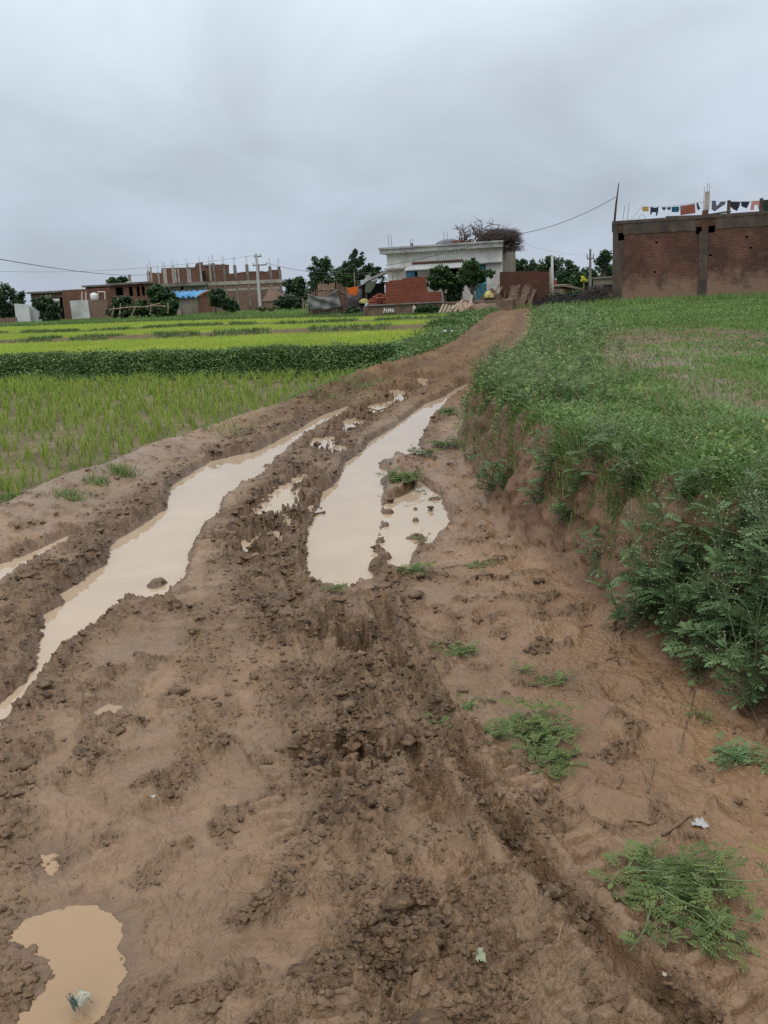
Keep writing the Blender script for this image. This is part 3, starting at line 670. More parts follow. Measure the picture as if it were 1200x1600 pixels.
def leaf_clumps(name, x, y, z, h, size, nl, mat, label, rad=None, tint=None):
    """leafy ground cover: nl small two-face leaves through a low dome over each point"""
    n = len(x); rad = size * 3 if rad is None else rad
    th = rng.uniform(0, 6.28, (n, nl)); rr = np.sqrt(rng.random((n, nl))); hz = rng.random((n, nl)) ** 0.7
    X = x[:, None] + np.cos(th) * rr * rad[:, None]; Y = y[:, None] + np.sin(th) * rr * rad[:, None]
    Z = z[:, None] + h[:, None] * hz * np.sqrt(1 - 0.8 * rr ** 2)
    tt = rng.random((n, nl)) * 0.6 + 0.4 * hz if tint is None else np.clip(tint[:, None] + 0.5 * (rng.random((n, nl)) - 0.5), 0, 1)
    leaf_cards(name, X.ravel(), Y.ravel(), Z.ravel(), np.repeat(size, nl) * rng.uniform(0.6, 1.4, n * nl), mat, tt.ravel(), label)
def leaf_cards(name, X, Y, Z, s, mat, tint, label=None, parent=None, flat=0.6, kind='stuff', aspect=0.42):
    N = len(X); az = rng.uniform(0, 6.28, N); el = rng.normal(0.25, flat, N)
    d = np.stack([np.cos(az) * np.cos(el), np.sin(az) * np.cos(el), np.sin(el)], 1)
    q = np.stack([-np.sin(az), np.cos(az), np.zeros(N)], 1); ro = rng.uniform(-0.9, 0.9, N)
    upv = np.cross(d, q); q = q * np.cos(ro)[:, None] + upv * np.sin(ro)[:, None]; nn = np.cross(d, q)
    c = np.stack([X, Y, Z], 1); s = s[:, None]
    vs = np.stack([c, c + d * s * 0.5 + q * s * aspect - nn * s * 0.10, c + d * s - nn * s * 0.22, c + d * s * 0.5 - q * s * aspect - nn * s * 0.10], 1).reshape(-1, 3)
    b4 = np.arange(N)[:, None] * 4
    o = mesh_np(name, vs, [b4 + np.array([[0, 1, 2]]), b4 + np.array([[0, 2, 3]])], mat, {'tint': np.repeat(tint, 4)}, parent=parent)
    if kind: o['kind'] = kind
    if label: o['label'] = label
    return o
def crest_weeds():
    # ground cover along the edge of the raised field
    x, y, r = fan(110000, 3.3, 46, -5, 32); u, t, v = zones(x, y)
    wd = np.interp(y, [3, 8, 20, 45], [0.8, 1.1, 1.7, 2.4])
    hang = np.interp(y, [3, 6, 9, 16], [0.55, 0.38, 0.17, 0.0]) + 0.30 * perlin(x * 1.3, y * 1.3, 38) + 0.12 * perlin(x * 5, y * 5, 39)
    k = (t > hang) & (t < wd * (0.6 + 0.8 * rng.random(len(x)))) & (y < 44)
    dens = np.clip(1.1 - t / wd, 0.1, 1) * np.clip(np.interp(y, [4, 9], [0.30, 0.62]) + 0.9 * perlin(x * 1.1, y * 0.8, 40), 0.02, 1)
    k &= rng.random(len(x)) < dens
    x, y, r, t = x[k], y[k], r[k], t[k]; z = ground_z(x, y)
    h = np.clip(0.04 + 0.10 * rng.random(len(x)) + 0.0035 * r, 0, 0.26); s = np.clip(0.0030 * r, 0.015, 0.06)
    tint = np.clip(0.5 + 0.6 * perlin(x * 0.9, y * 0.7, 45) + 0.2 * rng.normal(0, 1, len(x)), 0, 1)
    leaf_clumps('bank_weeds', x, y, z, h, s, 9, LM['weed'], 'low leafy weeds covering the top edge of the bank', rad=np.clip(0.008 * r, 0.05, 0.22), tint=tint)
    # thin grass on the bank edge hanging over
    x, y, r = fan(42000, 3.0, 16, -2, 32); u, t, v = zones(x, y)
    k = (t > np.interp(y, [3, 5, 9, 16], [0.40, 0.24, 0.08, -0.1]) + 0.25 * perlin(x * 1.6, y * 1.6, 48)) & (t < 1.6) & (rng.random(len(x)) < np.clip(0.55 + 1.1 * perlin(x * 1.9, y * 1.9, 49), 0.03, 1))
    x, y, r = x[k], y[k], r[k]; x, y = tufts(x, y, 5, 0.02); r = np.repeat(r, 5); z = ground_z(x, y)
    o = blades('bank_grass', np.stack([x, y, z - 0.01], 1), rng.uniform(0.05, 0.17, len(x)), np.clip(0.0011 * r, 0.0035, 0.01), LM['meadow'], 1.7, np.clip(0.45 + 0.6 * perlin(x, y, 50), 0, 1), seg=3)
    setprops(o, 'tufts of grass hanging over the cut bank', None, None, 'stuff')
    # dead straw and roots on the bank face
    x, y, r = fan(9000, 2.6, 9, 2, 32); u, t, v = zones(x, y)
    k = (t > -0.1) & (t < 0.8) & (rng.random(len(x)) < 0.35); x, y, r = x[k], y[k], r[k]; z = ground_z(x, y)
    o = blades('dry_straw', np.stack([x, y, z - 0.005], 1), rng.uniform(0.015, 0.09, len(x)), np.full(len(x), 0.0026), LM['dry'], 3.0, None, seg=3)
    setprops(o, 'dead straw and fine roots on the cut earth bank', None, None, 'stuff')
crest_weeds()
def dike_cover():
    X = rng.uniform(-34, 3.0, 26000); V_ = rng.normal(0.5, 0.40, 26000) + 0.35 * perlin(X * 0.8, X * 0, 77); Y = y_dike(X) + V_
    u, t, v = zones(X, Y); k = (u > 0.35) & (V_ > -0.15) & (V_ < 1.6); X, Y = X[k], Y[k]
    # and down the slope between the terrace and the track
    Y2 = rng.uniform(19.5, 46, 16000); X2 = x_left(Y2) - rng.normal(0.35, 0.30, 16000)
    u2, t2, v2 = zones(X2, Y2); k2 = (u2 > -0.02) & (v2 > -0.8); X = np.concatenate([X, X2[k2]]); Y = np.concatenate([Y, Y2[k2]])
    k3 = (perlin(X * 0.45, Y * 0.45, 98) > -0.22) | (rng.random(len(X)) < 0.35); gxs, gys = X, Y; X, Y = X[k3], Y[k3]
    z = ground_z(X, Y); n = len(X); r = np.hypot(X, Y); X0, Y0 = X, Y; X, Y = gxs, gys
    gx, gy = tufts(X[::2], Y[::2], 4, 0.10); g_ = blades('dike_grass', np.stack([gx, gy, terrain(gx, gy)], 1), rng.uniform(0.06, 0.30, len(gx)) * np.clip(0.9 + 0.8 * perlin(gx * 0.5, gy * 0.5, 79), 0.3, 1.6), 0.0008 * np.hypot(gx, gy), LM['dike'], 0.9, np.clip(0.6 + 0.5 * perlin(gx, gy, 78), 0, 1), seg=2); setprops(g_, 'coarse grass mixed into the weeds of the paddy dike', None, None, 'stuff')
    X, Y = X0, Y0
    lum = np.clip(0.45 + 0.75 * perlin(X * 1.3, Y * 1.3, 51) + 0.3 * perlin(X * 4, Y * 4, 52), 0, 1)
    leaf_clumps('dike_weeds', X, Y, z, 0.02 + 0.24 * rng.random(n) ** 1.7 * (0.2 + lum), np.clip(0.0024 * r, 0.025, 0.08), 12, LM['dike'], 'dark leafy weeds over the paddy dike and its slope to the track', rad=np.full(n, 0.20), tint=lum)
dike_cover()

# ------------------------------------------------------------------ rice
def rice():
    # nearest paddy: rows of separate seedlings
    xs = []; ys = []
    for i, yy in enumerate(np.arange(6.5, 27, 0.20)):
        xr = np.arange(-16, 1.5, 0.17); xs.append(xr + rng.normal(0, 0.045, len(xr))); ys.append(np.full(len(xr), yy) + rng.normal(0, 0.05, len(xr)) + 0.06 * xr)
    x = np.concatenate(xs); y = np.concatenate(ys); u, t, v = zones(x, y)
    k = (u > 0.45 + 0.2 * perlin(x, y, 53)) & (v < 0.05) & (np.arctan2(np.abs(x), y) < R(27)) & (rng.random(len(x)) < 0.68 + 0.8 * perlin(x * 0.7, y * 0.7, 54))
    x, y = x[k], y[k]; z = ground_z(x, y); r = np.hypot(x, y); od = np.argsort(r); x, y, z, r = x[od], y[od], z[od], r[od]
    var = []
    for i in range(7):
        nb = rng.integers(7, 12); P = np.zeros((nb, 3)); P[:, :2] = rng.normal(0, 0.012, (nb, 2))
        o = blades('rice_seedling', P, rng.uniform(0.14, 0.30, nb), np.full(nb, 0.009), LM['rice_near'], 0.45, None, seg=3); var.append(o)
    for i in range(300):
        o = var[i] if i < 7 else var[i % 7].copy()
        if i >= 7: COL.objects.link(o)
        o.location = (x[i], y[i], z[i] - 0.01); o.rotation_euler = (0, 0, rng.uniform(0, 6.28)); s = rng.uniform(0.75, 1.2); o.scale = (s, s, s)
        setprops(o, 'young rice seedling tuft standing in the muddy near paddy', 'rice plant', 'rice seedlings in the near paddy')
    x, y, z, r = x[300:], y[300:], z[300:], r[300:]
    X, Y = tufts(x, y, 8, 0.016); Z = np.repeat(z, 8); rr = np.repeat(r, 8)
    o = blades('rice_seedlings', np.stack([X, Y, Z - 0.01], 1), rng.uniform(0.13, 0.31, len(X)), np.clip(0.0008 * rr, 0.009, 0.02), LM['rice_near'], 0.5, None, seg=2)
    setprops(o, 'rows of rice seedlings further back in the near paddy', None, None, 'stuff')
    # the upper terraces, dense and yellow green
    for nm, lo, hi, n, hh_, lab in (('rice_crop', lambda X: y_dike(X) + 1.3, bundA, 60000, 0.19, 'bright yellow green rice filling the terrace behind the dike'),
                              ('rice_crop', lambda X: bundA(X) + 0.9, bundB, 42000, 0.18, 'strip of bright rice on the second terrace'),
                              ('rice_crop', lambda X: bundB(X) + 0.7, bundC, 30000, 0.18, 'far thin strip of rice on the third terrace')):
        X = rng.uniform(-46, 9, n); a, b_ = lo(X), hi(X) - 0.75; Y = a + (b_ - a) * rng.random(n); u, t, v = zones(X, Y)
        k = (u > 0.75 + 0.3 * perlin(X, Y, 56)) & (b_ > a) & (np.arctan2(np.abs(X), Y) < R(30)); X, Y = X[k], Y[k]; r = np.hypot(X, Y)
        X, Y = tufts(X, Y, 4, 0.05); r = np.repeat(r, 4); z = terrain(X, Y)
        o = blades(nm, np.stack([X, Y, z], 1), hh_ * rng.uniform(0.6, 1.25, len(X)), 0.0010 * r, LM['rice'], 0.55, np.clip(0.55 + 0.4 * perlin(X * 0.5, Y * 0.3, 57), 0, 1), seg=1)
        setprops(o, lab, None, None, 'stuff')
rice()
def far_grass():
    for bl in (bundA, bundB, bundC):
        X = rng.uniform(-46, 7, 5000); Y = bl(X) + rng.normal(0, 0.35, 5000); u, t, v = zones(X, Y); k = (u > 0.6) & (perlin(X * 0.5, Y * 0.5, 64) > -0.12); X, Y = tufts(X[k], Y[k], 4, 0.06)
        o = blades('bund_grass', np.stack([X, Y, terrain(X, Y)], 1), rng.uniform(0.05, 0.22, len(X)), 0.0010 * np.hypot(X, Y), LM['dike'], 0.8, np.clip(0.5 + 0.5 * perlin(X, Y, 65), 0, 1), seg=1); setprops(o, 'grass along the earth bund between two rice terraces', None, None, 'stuff')
    # rough green strip between the terraces and the village
    X = rng.uniform(-62, 16, 42000); a = bundC(X) + 0.6; Y = a + (105 - a) * rng.random(len(X)) ** 1.6
    u, t, v = zones(X, Y); k = ~((np.abs(X - 1) < 4.5) & (Y > 42) & (Y < 48)) & ((u > 0.5) | (Y > 47)) & (np.arctan2(np.abs(X), Y) < R(30)) & (t < 0.5); X, Y = X[k], Y[k]; r = np.hypot(X, Y)
    X, Y = tufts(X, Y, 3, 0.15); r = np.repeat(r, 3)
    pat = np.clip(0.45 + 0.7 * perlin(X * 0.12, Y * 0.22, 58) + 0.3 * perlin(X * 0.7, Y * 0.7, 59), 0, 1)
    o = blades('rough_grass', np.stack([X, Y, terrain(X, Y)], 1), rng.uniform(0.12, 0.42, len(X)) * (0.5 + pat), 0.0012 * r, LM['meadow'], 0.8, pat, seg=1)
    setprops(o, 'rough grass strip between the rice terraces and the village', None, None, 'stuff')
    X, Y, r = fan(9000, 38, 110, 4, 30); u, t, v = zones(X, Y); k = t > 0.6; X, Y, r = X[k], Y[k], r[k]
    X, Y = tufts(X, Y, 4, 0.2); r = np.repeat(r, 4)
    o = blades('rough_grass', np.stack([X, Y, terrain(X, Y)], 1), rng.uniform(0.12, 0.5, len(X)), 0.0012 * r, LM['meadow'], 0.8, np.clip(0.5 + 0.5 * perlin(X * 0.3, Y * 0.3, 62), 0, 1), seg=1)
    setprops(o, 'rough grass growing around the far right buildings', None, None, 'stuff')
far_grass()

# ------------------------------------------------------------------ feathery weeds, plants as things
STEM = simple('green_stem', (0.12, 0.16, 0.07), 0.7, 0.3, 30)
FLOWER = simple('cream_flower', (0.34, 0.36, 0.24), 0.7, 0.1, 30)
def pinnate(L, Wd, base, d, q, nn, pairs=4):
    """one deeply lobed leaf; returns quads"""
    out = []
    for i in range(pairs):
        f = 0.22 + 0.62 * i / pairs; ln = Wd * (0.55 + 0.9 * f * (1.35 - f)); c = base + d * (L * f) - nn * (L * 0.35 * f * f)
        for sd in (-1, 1):
            dl = (q * sd + d * 0.75); dl = dl / np.linalg.norm(dl)
            p2 = c + dl * ln - nn * ln * 0.2; m = c + dl * ln * 0.55; pe = np.cross(nn, dl); wv = pe * ln * 0.20
            out.append((c, m + wv, p2, m - wv))
            if ln > 0.02:
                for s2 in (-1, 1):
                    d2 = dl + pe * s2 * 0.9; d2 /= np.linalg.norm(d2); p = c + dl * ln * 0.5
                    out.append((p, p + d2 * ln * 0.25 + dl * ln * 0.08, p + d2 * ln * 0.48, p + d2 * ln * 0.25 - dl * ln * 0.08))
    c = base + d * L * 0.7 - nn * L * 0.17; e = base + d * L - nn * L * 0.35; m = (c + e) / 2
    out.append((c, m + q * Wd * 0.25, e, m - q * Wd * 0.25))
    out.append((base - q * Wd * .03, base + q * Wd * .03, c + q * Wd * 0.05, c - q * Wd * 0.05))
    return out
def plant_meshes(ht, nst, LL, flowers, lay=0.0, seed=0, nleaf=9, mats=('parth',), pairs=4):
    rg = np.random.default_rng(seed); stems = MB(); quads = []; tints = []; fl = MB()
    for s in range(nst):
        az = rg.uniform(0, 6.28); tilt = rg.uniform(0.1, 0.65) if not lay else rg.uniform(1.15, 1.45)
        if lay: az = lay + rg.normal(0, 0.95)
        h = ht * rg.uniform(0.6, 1.1); pts = []; p = np.array([rg.normal(0, 0.012), rg.normal(0, 0.012), 0.01 if lay else -0.02]); nsg = 6
        for i in range(nsg + 1):
            pts.append(p.copy()); tl = tilt * (1 - 0.5 * i / nsg) if not lay else tilt + 0.08 * math.sin(i * 2 + s)
            st_ = np.array([math.cos(az) * math.sin(tl), math.sin(az) * math.sin(tl), math.cos(tl)]) * h / nsg
            if lay: st_[2] *= 0.5
            p = p + st_; az += rg.normal(0, 0.18)
        stems.tube(pts, [0.0035 * (1 - 0.75 * i / nsg) * (ht / 0.4) ** 0.5 for i in range(nsg + 1)], 4, False)
        pts = np.array(pts)
        for i in range(nleaf):
            f = rg.uniform(0.12, 0.98) * nsg; k = min(int(f), nsg - 1); c = pts[k] + (pts[k + 1] - pts[k]) * (f - k)
            a = i * 2.4 + rg.uniform(0, 1); e = rg.uniform(-0.1, 0.8) if not lay else rg.uniform(0.0, 0.55)
            d = np.array([math.cos(a) * math.cos(e), math.sin(a) * math.cos(e), math.sin(e)]); q = np.array([-math.sin(a), math.cos(a), 0.0]); q = q + np.array([0, 0, rg.normal(0, 0.35)]); q /= np.linalg.norm(q)
            nn = np.cross(d, q); nn = nn / np.linalg.norm(nn) * (1 if nn[2] > 0 else -1)
            L = LL * rg.uniform(0.4, 1.25) * (1.1 - 0.45 * f / nsg); qs = pinnate(L, L * 0.34, c, d, q, nn, pairs)
            quads += qs; tints += [np.clip(rg.uniform(0.1, 0.8) + 0.2 * f / nsg, 0, 1)] * len(qs)
        if flowers:
            for j in range(flowers):
                c = pts[-1] + rg.normal(0, 1, 3) * np.array([0.05, 0.05, 0.028]) * (ht / 0.45) + np.array([0, 0, 0.02])
                stems.tube([pts[-2], (pts[-1] + c) / 2 - np.array([0, 0, 0.01]), c], 0.0009, 3, False); r_ = rg.uniform(0.0022, 0.0036)
                fl.add([c + np.array(v) * r_ for v in ((1, 0, 0), (-1, 0, 0), (0, 1, 0), (0, -1, 0), (0, 0, .8), (0, 0, -.8))], [(0, 2, 4), (2, 1, 4), (1, 3, 4), (3, 0, 4), (2, 0, 5), (1, 2, 5), (3, 1, 5), (0, 3, 5)])
    return stems, np.array(quads), np.array(tints), fl
def make_plant(name, label, cat, ht, nst, LL, flowers, lay=0.0, seed=0, nleaf=9, leaf='parth', group=None, pairs=4):
    st_, q, ti, fl = plant_meshes(ht, nst, LL, flowers, lay, seed, nleaf, pairs=pairs)
    root = thing(name, label, cat, (0, 0, 0), 0, group)
    st_.build('stem', STEM, root, uv=False)
    n = len(q); mesh_np('foliage', q.reshape(-1, 3), [np.arange(n * 4).reshape(-1, 4)], LM[leaf], {'tint': np.repeat(ti, 4)}, parent=root)
    if fl.v: fl.build('flower_heads', FLOWER, root, uv=False)['kind'] = 'stuff'
    return root
def put(root, x, y, z=None, rz=0.0, s=1.0, tilt=None):
    root.location = (float(x), float(y), float(ground_z(x, y)[0] if z is None else z)); root.rotation_euler = (tilt or 0.0, 0, rz); root.scale = (s, s, s)
protos = [make_plant('feathery_weed', 'x', 'weed', 0.42, 7, 0.115, 9, 0, 100 + i, 10) for i in range(3)] + [make_plant('feathery_weed', 'x', 'weed', 0.30, 6, 0.13, 0, 0, 140 + i, 9) for i in range(2)] + [make_plant('feathery_weed', 'x', 'weed', 0.34, 6, 0.085, 8 if i == 0 else 0, 0, 160 + i, 9, 'weed') for i in range(3)]
used = [False] * 8
def weed(px, py, i, s, label, group=None, Y=None):
    p = hit(px, py); o = protos[i]
    if used[i]: o = copy_tree(o)
    used[i] = True
    put(o, p[0], p[1], None, rng.uniform(0, 6.28), s); o['label'] = label; o['category'] = 'weed'
    if group: o['group'] = group
    return o
GW = 'flowering feathery weeds massed on the right bank'
LW = 'flowering feathery weed in the dense clump on the near right bank'
for px, py, i, s in [(985, 985, 0, .95), (1010, 930, 1, .95), (1060, 1000, 2, 1.0), (1120, 960, 0, 1.1), (1060, 900, 1, 1.0), (1150, 1050, 2, 1.1), (1100, 1050, 3, 1.0), (1190, 1000, 1, 1.15), (1180, 1090, 0, 1.05), (1210, 900, 2, 1.0), (1150, 870, 0, .9), (1240, 1050, 1, 1.2), (1240, 960, 2, 1.2), (1030, 960, 3, 1.0), (1120, 1010, 4, 1.1), (1280, 1000, 0, 1.2), (1260, 1110, 4, 1.2), (1085, 950, 4, 1.0)]:
    weed(px, py, i, s, LW, GW)
weed(935, 880, 3, 0.75, 'lone bluish weed on the bank face left of the flowering clump')
weed(1195, 850, 2, 0.9, 'tall weed on the bank edge above the flowering clump, cut by the right border')
weed(765, 775, 0, 0.85, 'dark weed hanging from the bank corner beside the brown pool')
weed(785, 760, 3, 0.8, 'low leafy weed just right of the dark hanging weed on the bank corner')
for px, py, i, s in [(860, 745, 0, .8), (900, 780, 1, .85), (930, 745, 2, .9), (985, 770, 0, .9), (840, 790, 3, .7), (880, 820, 4, .6), (1080, 790, 3, .7)]:
    weed(px, py, i, s, 'feathery weed on the cut bank face above bare red earth', 'feathery weeds on the bank face')
k_ = 0
for _ in range(3000):
    y = math.exp(rng.uniform(math.log(6.5), math.log(42))); wd = np.interp(y, [6, 10, 20, 42], [0.55, 1.3, 2.2, 3.2]); x = x_foot(y) + np.interp(y, [6, 16], [0.25, 0.15]) + abs(rng.normal(0, 0.5)) * wd
    if perlin(np.array([x * 0.9]), np.array([y * 0.6]), 40)[0] < -0.25: continue
    i = int(rng.integers(5, 8)); o = copy_tree(protos[i]) if used[i] else protos[i]; used[i] = True; put(o, x, y, None, rng.uniform(0, 6.28), rng.uniform(0.6, 1.1))
    o['category'] = 'weed'; o['label'] = 'feathery grey green weed in the strip along the raised field edge'; o['group'] = 'feathery weeds along the field edge'; k_ += 1
    if k_ >= 230: break
x, y, r = fan(2600, 3.0, 30, -2, 32); u, t, vv_ = zones(x, y); k = (t > 0.15) & (t < 2.2) & (rng.random(len(x)) < 0.4); x, y, r = x[k], y[k], r[k]
o = blades('dry_stalks', np.stack([x, y, ground_z(x, y) - 0.01], 1), rng.uniform(0.12, 0.42, len(x)), np.clip(0.0008 * r, 0.003, 0.008), LM['dry'], 0.8, None, seg=3); setprops(o, 'dead stalks standing among the weeds of the field edge', None, None, 'stuff')
LM['broad'] = leafmat('broad_leaf', (0.060, 0.120, 0.028), (0.200, 0.310, 0.075), 0.5, 0.3, (0.34, 0.33, 0.08))
x, y, r = fan(5200, 3.0, 20, -2, 32); u, t, vv_ = zones(x, y); k = (t > 0.22) & (t < 1.3) & (perlin(x * 1.4, y * 1.4, 95) > 0.08) & (rng.random(len(x)) < 0.6); x, y, r = x[k], y[k], r[k]
leaf_clumps('broad_leaf_weeds', x, y, ground_z(x, y), 0.05 + 0.14 * rng.random(len(x)), np.clip(0.005 * r, 0.026, 0.07), 8, LM['broad'], 'broader leaved bright weeds mixed along the bank top', rad=np.full(len(x), 0.09))
# uprooted weeds on the track
def uproot(px, py, ht, nst, seed, label, lay=0.3, leaf='cut', nleaf=10, LL=0.09, tilt=0):
    o = make_plant('uprooted_weed', label, 'uprooted weed', ht, nst, LL, 0, lay, seed, nleaf, leaf); p = hit(px, py); put(o, p[0], p[1]); return o
uproot(1020, 1385, 0.36, 15, 301, 'large uprooted leafy weed lying at the right edge of the track, lowest of all', 0.1 - 0.35, 'cut', 11, 0.075)
uproot(985, 1370, 0.26, 6, 302, 'paler wilted weed stems lying against the large uprooted weed', -0.1, 'cut', 9, 0.08)
uproot(1130, 1440, 0.22, 8, 311, 'small uprooted weed tangled below the large uprooted weed', 0.7 + 3.1, 'cut', 9, 0.065)
uproot(815, 1150, 0.30, 12, 303, 'heap of wilted uprooted weed on bare mud below the flowering clump', -0.2, 'cut', 12, 0.075)
uproot(880, 1190, 0.16, 10, 304, 'bright green tangle at the right end of the wilted weed heap', 2.6, 'cut', 10, 0.06)
uproot(765, 1150, 0.14, 7, 305, 'small pulled weed left of the wilted weed heap', 0.2, 'cut', 8, 0.055)
uproot(700, 1025, 0.16, 8, 306, 'small dark pulled weed on smooth mud right of the tyre rut', 0.5, 'cut', 9, 0.06)
uproot(725, 1108, 0.13, 6, 307, 'pulled weed sprig beside the tyre rut above the weed heap', 0.4, 'cut', 8, 0.06)
uproot(845, 1065, 0.15, 6, 308, 'limp weed sprig at the foot of the bare bank', 0.8, 'cut', 7, 0.06)
uproot(690, 1140, 0.12, 6, 309, 'muddy weed sprig lying in the tyre rut', 0.3, 'cut', 7, 0.05)
uproot(1150, 1195, 0.14, 7, 310, 'dark low weed at the foot of the right bank below the clump', 0.3, 'parth', 7, 0.07)
uproot(620, 752, 0.30, 16, 312, 'green weed heap on the mud ridge between the two right puddles', 0.1, 'cut', 10, 0.10)
uproot(655, 765, 0.25, 10, 313, 'weed lying across the gap at the head of the shallow pool', 0.1, 'cut', 9, 0.09)
uproot(640, 897, 0.18, 9, 314, 'weed sprigs on the muddy lip at the near end of the shallow pool', 0.3, 'cut', 8, 0.06)
uproot(730, 885, 0.22, 5, 315, 'thin weed stem lying on pale mud beside the bank foot', 0.1, 'cut', 6, 0.05)
uproot(655, 835, 0.16, 6, 316, 'limp weed floating on the shallow pool', 0.0, 'cut', 7, 0.06)
uproot(655, 715, 0.25, 8, 317, 'weed fallen from the bank beside the far end of the right puddle', 0.5, 'cut', 9, 0.09)
uproot(685, 700, 0.30, 12, 318, 'pile of weeds at the bank foot above the shallow pool', 0.5, 'cut', 9, 0.10)
uproot(690, 650, 0.35, 12, 319, 'weeds slumped from the bank beside the narrow end of the puddle', 0.5, 'cut', 9, 0.12)
uproot(515, 930, 0.10, 6, 320, 'tiny green sprig on the near shore of the right puddle', 0.2, 'cut', 6, 0.05)
def tuft_thing(px, py, n, h, label, mat='meadow', sp=0.05):
    p = hit(px, py); P = np.zeros((n, 3)); P[:, :2] = rng.normal(0, sp, (n, 2))
    P[:, 2] = ground_z(P[:, 0] + p[0], P[:, 1] + p[1]) - p[2] - 0.01
    o = blades('grass_tuft', P, rng.uniform(0.5, 1.2, n) * h, np.full(n, 0.006), LM[mat], 1.2, None, seg=3); o.location = tuple(p)
    if n >= 300: o.name = 'grass_patch'; o['kind'] = 'stuff'; o['label'] = label; return o
    return setprops(o, label, 'grass')
tuft_thing(190, 740, 160, 0.16, 'tallest grass tuft on the left mud berm, nearest the puddle', sp=0.07)
tuft_thing(153, 755, 120, 0.10, 'middle grass tuft on the left mud berm', sp=0.06)
tuft_thing(108, 775, 260, 0.07, 'flat grass tuft on the left mud berm near the border', sp=0.08)
tuft_thing(15, 780, 160, 0.10, 'grass tuft at the paddy corner by the left border', sp=0.10)
tuft_thing(345, 668, 300, 0.12, 'grass patch at the paddy edge beyond the berm hump', sp=0.25)
tuft_thing(480, 615, 500, 0.14, 'long grass patch where the track edge meets the paddy', sp=0.4)
tuft_thing(540, 598, 700, 0.15, 'grass patch below the dike end beside the track', sp=0.5)
# broad leaved seedling on the bank foot
o = make_plant('broad_leaf_seedling', 'bright round leaved seedling at the foot of the right bank', 'seedling', 0.10, 4, 0.07, 0, 0, 402, 3, 'cut', pairs=2); p = hit(1095, 1130); put(o, p[0], p[1])
# straw litter on the track, twigs and paper scraps
x, y, r = fan(2600, 1.7, 8, -20, 33); u, t, v = zones(x, y); k = (rng.random(len(x)) < np.where((x > 0.25), 0.5, 0.12)) & (t < 0.3); x, y = x[k], y[k]; z = ground_z(x, y)
k = z > -0.03; x, y, z = x[k], y[k], z[k]
o = blades('straw_litter', np.stack([x, y, z + 0.003], 1), rng.uniform(0.004, 0.012, len(x)), np.full(len(x), 0.0022), LM['dry'], 9.0, None, seg=2); setprops(o, 'bits of straw trodden into the mud of the track', None, None, 'stuff')
TW = simple('twig_bark', (0.16, 0.10, 0.06), 0.85, 0.3, 40)
for i, (a, b_, rad_, lab) in enumerate([((1035, 1312), (1082, 1278), 0.006, 'straight brown twig lying right of the paper scrap'), ((975, 1275), (1025, 1285), 0.004, 'thin green twig on smooth mud above the large uprooted weed'), ((965, 1235), (972, 1210), 0.004, 'short crooked twig between the two weed heaps'), ((1012, 1240), (1022, 1175), 0.004, 'curved root twig below the right bank'), ((690, 890), (770, 878), 0.003, 'long thin twig on pale mud at the bank foot'), ((1060, 1180), (1090, 1050), 0.003, 'bare root trailing down from the flowering clump'), ((925, 975), (900, 985), 0.003, 'dry root sticking from the bank foot'), ((330, 1310), (375, 1303), 0.005, 'dark half buried twig in the left mud'), ((1190, 1140), (1150, 1060), 0.003, 'pale root hanging under the clump at the right border')]):
    p, q = hit(*a), hit(*b_); m = (p + q) / 2 + np.array([0.01, 0.012, 0]); pts = [p, p * .6 + m * .4, m, m * .5 + q * .5, q]
    pts = [np.array([w_[0], w_[1], ground_z(w_[0], w_[1])[0] + rad_]) for w_ in pts]; o0 = pts[0].copy()
    tb = MB(); tb.tube([w_ - o0 for w_ in pts], [rad_, rad_ * .9, rad_, rad_ * .8, rad_ * .5], 6); ob = tb.build('twig', TW, None, True, o0); setprops(ob, lab, 'twig')
def scrap(px, py, s, c, lab, cat, name, seed, lift=0.004, sy=1.0, c2=None):
    p = hit(px, py); rg = np.random.default_rng(seed); n = 9
    g = np.linspace(-.5, .5, n); X, Y = np.meshgrid(g, g); ed = (np.hypot(X, Y * 1.1) < 0.5 + 0.12 * np.sin(3 * np.arctan2(Y, X) + seed))
    Z = 0.16 * fbm(X * 4 + seed, Y * 4, seed, 3) + 0.10 * np.abs(np.sin(X * 9 + seed))
    vs = np.stack([X * s, Y * s * sy, Z * s + lift], -1).reshape(-1, 3); id_ = np.arange(n * n).reshape(n, n)
    f = [(id_[i, j], id_[i, j + 1], id_[i + 1, j + 1], id_[i + 1, j]) for i in range(n - 1) for j in range(n - 1) if ed[i, j] and ed[i + 1, j + 1]]
    m = simple(name + '_skin', c, 0.35, 0.1, 30, stain=c2)
    o = mesh_np(name, vs, [np.array(f)], m, smooth=True); o.location = (p[0], p[1], max(p[2], ground_z(p[0], p[1])[0])); o.rotation_euler = (0, 0, rg.uniform(0, 6))
    md = o.modifiers.new('thick', 'SOLIDIFY'); md.thickness = 0.0015
    return setprops(o, lab, cat)
scrap(1094, 1290, 0.055, (0.34, 0.33, 0.33), 'crumpled whitish plastic scrap at the tip of the straight twig', 'litter', 'plastic_scrap', 1)
scrap(752, 1515, 0.06, (0.22, 0.24, 0.15), 'torn wrapper with an orange end in the churned mud near the bottom', 'litter', 'torn_wrapper', 2, sy=0.5, c2=(0.55, 0.25, 0.08))
scrap(698, 528, 0.30, (0.55, 0.55, 0.57), 'white plastic bag caught on the grassy left edge of the track', 'plastic bag', 'plastic_bag', 3, 0.16)
scrap(240, 1246, 0.02, (0.34, 0.32, 0.29), 'tiny white paper crumb on the left mud', 'litter', 'paper_crumb', 4)
scrap(832, 1217, 0.02, (0.34, 0.32, 0.29), 'white feather like shred left of the wilted weed heap', 'litter', 'paper_shred', 6, sy=0.4)
